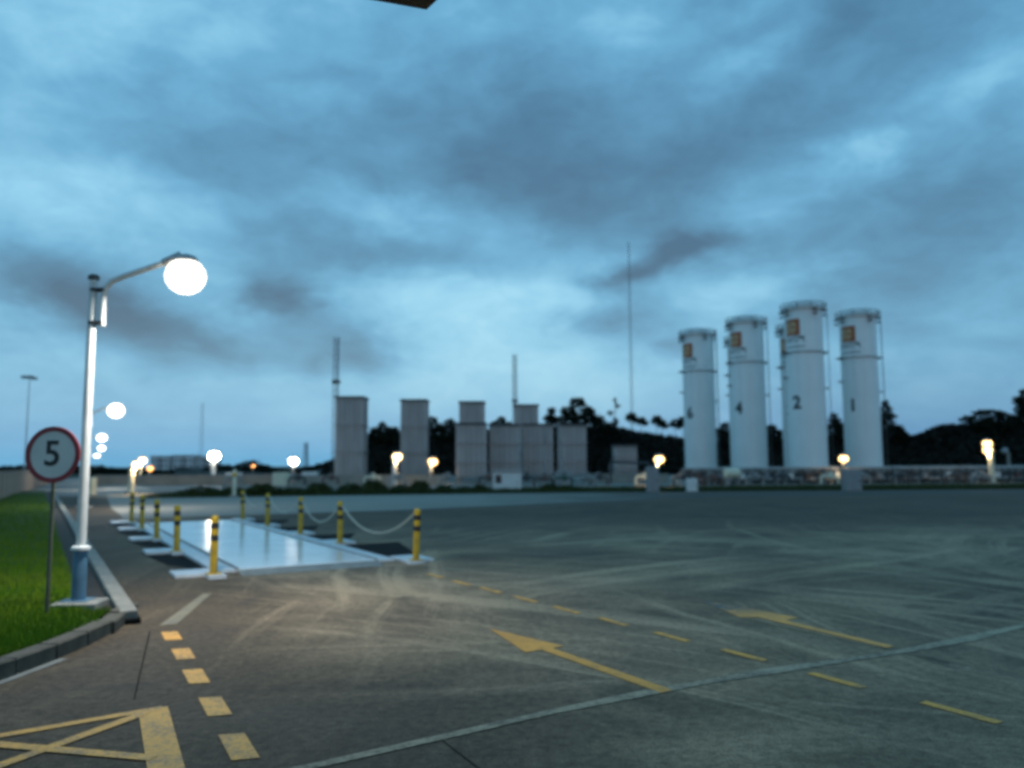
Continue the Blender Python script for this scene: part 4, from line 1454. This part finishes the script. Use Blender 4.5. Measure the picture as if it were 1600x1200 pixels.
G1 = 'trees on the dark hill'
hill_tree(905, 620, lambda h: [(-.2, 0, h * .82, 1.5, 1.3, h * .15), (-1.9, 0, h * .58, 1.5, 1.3, h * .17), (1.5, .3, h * .58, 1.5, 1.4, h * .17), (-3.0, 0, h * .36, 1.4, 1.3, h * .16), (2.9, 0, h * .38, 1.5, 1.4, h * .16),
                               (.2, .4, h * .36, 1.9, 1.6, h * .2), (4.3, 0, h * .2, 1.6, 1.4, h * .14), (-1.5, 0, h * .15, 2.5, 1.8, h * .16)],
          'largest broad round-crowned tree on the hill, right of the short vaporizers', G1, n=2600, size=.34)
hill_tree(960, 622, lambda h: [(.2, 0, h * .93, .35, .35, h * .06), (.5, 0, h * .78, .45, .4, h * .07), (-.7, 0, h * .62, .55, .45, h * .06), (.1, 0, h * .40, .6, .55, h * .12), (0, 0, h * .2, .9, .8, h * .14)],
          'thin wispy tree with sparse tufts, right of the largest round tree', G1, n=420, size=.24, tr=.08)
hill_tree(861, 638, lambda h: [(0, 0, h * .88, .7, .6, h * .12), (-.3, 0, h * .62, .95, .8, h * .18), (.4, 0, h * .55, .9, .8, h * .16)], 'dark tree peeping over the gap between the short vaporizers', G1, n=700, size=.28)
for px_, ty, nth in ((985, 646, 'first thin ridge tree right of the very tall mast, leaning oval crown'), (1001, 653, 'second thin ridge tree right of the very tall mast, small oval crown'),
                    (1025, 650, 'third thin ridge tree right of the very tall mast, above the amber lamp'), (1033, 657, 'fourth thin ridge tree right of the mast, crown touching the third'),
                    (1054, 656, 'fifth thin ridge tree right of the mast, just left of tank 6'), (1066, 652, 'sixth thin ridge tree from the mast, partly behind tank 6')):
    hill_tree(px_, ty, lambda h: [(.1, 0, h * .86, .95, .7, h * .15), (.7, 0, h * .74, .75, .6, h * .11), (-.4, 0, h * .78, .5, .5, h * .10)],
              nth, 'thin ridge trees', n=300, size=.26, tr=.07, limbs=False)
for px_, ty, l in ((597, 660, 'dark bushy tree between the first two vaporizer towers, the left one'), (616, 668, 'dark bushy tree between the first two vaporizer towers, right one of the pair'), (676, 652, 'dark bushy tree just right of the second vaporizer tower'),
                   (703, 654, 'dark bushy tree left of the third vaporizer tower'), (740, 658, 'dark bushy tree behind the third vaporizer tower'), (783, 652, 'dark bushy tree between the third and fourth towers'),
                   (1133, 660, 'dark low tree showing between the tanks 6 and 4'), (1205, 664, 'dark tree top showing just left of the tank numbered 2'), (581, 676, 'low dark tree right beside the first vaporizer tower')):
    hill_tree(px_, ty, lambda h: [(0, 0, h * .84, .9, .8, h * .15), (-1.0, 0, h * .6, 1.2, 1.1, h * .2), (1.0, .2, h * .58, 1.2, 1.1, h * .2), (0, 0, h * .3, 2.0, 1.6, h * .25)], l, G1, n=900, size=.3)


def conifer(h):
    out = []
    for i in range(6):
        k = i / 5
        r = .75 + 2.3 * (1 - k) ** .9
        out.append((random.uniform(-.3, .3) * r, 0, h * (.28 + .66 * k), r, r * .8, h * .085))
    return out


hill_tree(1305, 648, conifer, 'dark tiered conifer between the tanks 2 and 1', G1, n=1100, size=.3)
hill_tree(1384, 628, conifer, 'dark tiered conifer just right of the tank numbered 1', G1, n=1400, size=.3)
hill_tree(1398, 662, lambda h: [(0, 0, h * .75, 1.3, 1.2, h * .2), (.9, 0, h * .4, 1.4, 1.2, h * .3)], 'low dark tree right of the tiered conifer', G1, n=700)
hill_tree(1545, 640, lambda h: [(0, 0, h * .84, 2.8, 1.6, h * .14), (-2.4, 0, h * .55, 2.6, 1.6, h * .2), (2.6, 0, h * .62, 2.8, 1.6, h * .2), (0, 0, h * .3, 4.2, 2, h * .3)], 'broad spreading tree on the hill above the twin headed lamp', G1, n=1500)
hill_tree(1604, 608, lambda h: [(0, 0, h * .9, .9, .8, h * .1), (-.6, 0, h * .7, 1.6, 1.3, h * .12), (.3, 0, h * .5, 2.2, 1.8, h * .15), (0, 0, h * .28, 2.6, 2, h * .18)], 'dark tree cut by the right edge of the picture', G1, n=1400)

# far trees on the left, beyond the road
G2 = 'far trees on the left'
FAR = ['far dark tree just right of the nearest lamp post', 'far dark tree under the lowest stacked street lamp glow', 'far dark tree right of the stacked street lamp glows', 'far dark tree just left of the thick cream pillar lamp',
       'far dark tree below the leftmost apartment block', 'far dark tree just right of the white lamp by the apartment blocks', 'far dark tree second right of the white lamp by the blocks', 'tallest far dark tree, behind the tiny amber lamp',
       'far dark tree just right of the tallest far one', 'low far dark tree left of the short white lamp post', 'far dark tree at the foot of the stubby lattice mast', 'far dark tree touching the left side of the first vaporizer tower',
       'low far dark tree two right of the tallest far one', 'far dark tree between the orange lamp and the apartment blocks', 'far dark tree under the small orange lamp', 'far tree over the pinkish wall at the left picture edge', 'far tree over the pinkish wall, half behind the speed sign']
for i, (px_, ty, w, Y) in enumerate([(128, 728, 3.0, 150), (150, 727, 3.2, 160), (170, 730, 3.2, 150), (190, 733, 3, 150), (285, 733, 3.2, 160), (348, 726, 3.4, 160), (365, 728, 3.0, 155), (393, 719, 3.2, 165), (410, 726, 3.0, 160),
                                     (440, 735, 3.0, 160), (484, 729, 2.6, 160), (505, 724, 3.0, 160), (425, 732, 3.0, 150), (245, 735, 3.0, 170), (228, 737, 2.4, 150), (12, 728, 3.4, 170), (40, 727, 3.2, 170)]):
    x = (px_ - 800) / 1250 * Y
    top = (727 - .0052 * (px_ - 800) - ty) * Y / 1250 + 1.6
    tree((x, Y, -.03), [(0, 0, top * .72, w * .6, w * .6, top * .26), (-w * .55, 0, top * .45, w * .6, w * .6, top * .3), (w * .6, 0, top * .42, w * .6, w * .6, top * .3)], top * .6,
         FAR[i], G2, n=600, size=.32)

# shrubs along the plant front
sv, sk = leaf_cloud([(0, 0, .42, .55, .5, .36), (-.35, .1, .32, .45, .4, .3), (.38, -.05, .3, .45, .4, .28)], 700, .085)
crown_me = leaf_mesh('crown', sv, sk, 'shrub')
stem_me = MB().path([(0, 0, -.02), (.02, 0, .2), (.05, .02, .5)], [.03, .025, .01], 6).path([(0, 0, .05), (-.15, .05, .4)], [.02, .01], 5).mesh('stem')
stem_me.materials.append(M['bark'])
for i, (x, y, s) in enumerate([(-16.8, 43.4, 1.0), (-15.2, 43.9, .8), (-13.4, 43.2, 1.1), (-12.1, 44.5, .9), (-10.7, 44.0, .8), (-9.0, 45.0, 1.0), (-7.6, 45.2, .8), (-6.3, 45.6, .95), (-5.1, 45.4, .9), (-3.9, 46.2, 1.0), (-2.8, 46.4, .9), (-1.9, 46.9, .85), (2.2, 48.4, .9), (3.2, 48.9, .8),
                                (-8.2, 47.5, 1.2), (-11.5, 47.8, 1.2), (-14.6, 47.0, 1.2), (-5.6, 49, 1.15)]):
    nth = ('first', 'second', 'third', 'fourth', 'fifth', 'sixth', 'seventh', 'eighth', 'ninth', 'tenth', 'eleventh', 'twelfth')
    sl = (f'low olive shrub, {nth[i]} from the left in the row by the far road' if i < 12 else ('low olive shrub just right of the white cabin', 'low olive shrub second right of the white cabin', 'larger shrub behind the row, rightmost but one of the back four', 'larger shrub behind the row, second from the left of the back four', 'larger shrub behind the row, leftmost of the back four', 'larger shrub behind the row, rightmost of the back four')[i - 12])
    t = thing('shrub', sl, 'shrub', (x, y, 0), random.uniform(0, 6.28), 'shrubs along the far road')
    t.scale = (s * random.uniform(1.0, 1.7), s, s * random.uniform(.55, .85))
    put('crown', crown_me, t)
    put('stem', stem_me, t)

# ------------------------------------------------------------------ pale apartment blocks far left
for (x, w, h, l) in ((-173.5, 9.5, 6.6, 'pale apartment block, leftmost of the three beyond the trees'), (-162.0, 10.5, 6.9, 'pale apartment block, middle one of the three beyond the trees'), (-151.2, 9.0, 6.2, 'pale apartment block, rightmost of the three, nearest the white lamp')):
    t = thing('apartment_block', l, 'building', (x, 400, 0), 0, 'pale apartment blocks')
    MB().box((0, 0, h / 2), (w, 9, h)).build('wall', 'block', t)
    MB().box((0, 0, h + .15), (w + .5, 9.5, .3)).build('roof', 'conc', t)
    wm = MB().box((0, 0, 0), (1.25, .16, 1.1)).mesh('window')
    wm.materials.append(M['block_dark'])
    for i in range(4):
        for j in range(2):
            put('window', wm, t, (-w / 2 + w * (i + .5) / 4, -4.53, 1.9 + j * 2.5))
    MB().box((w * .02, -4.6, h / 2), (.5, .3, h * .96)).build('stair_strip', 'block_dark', t)
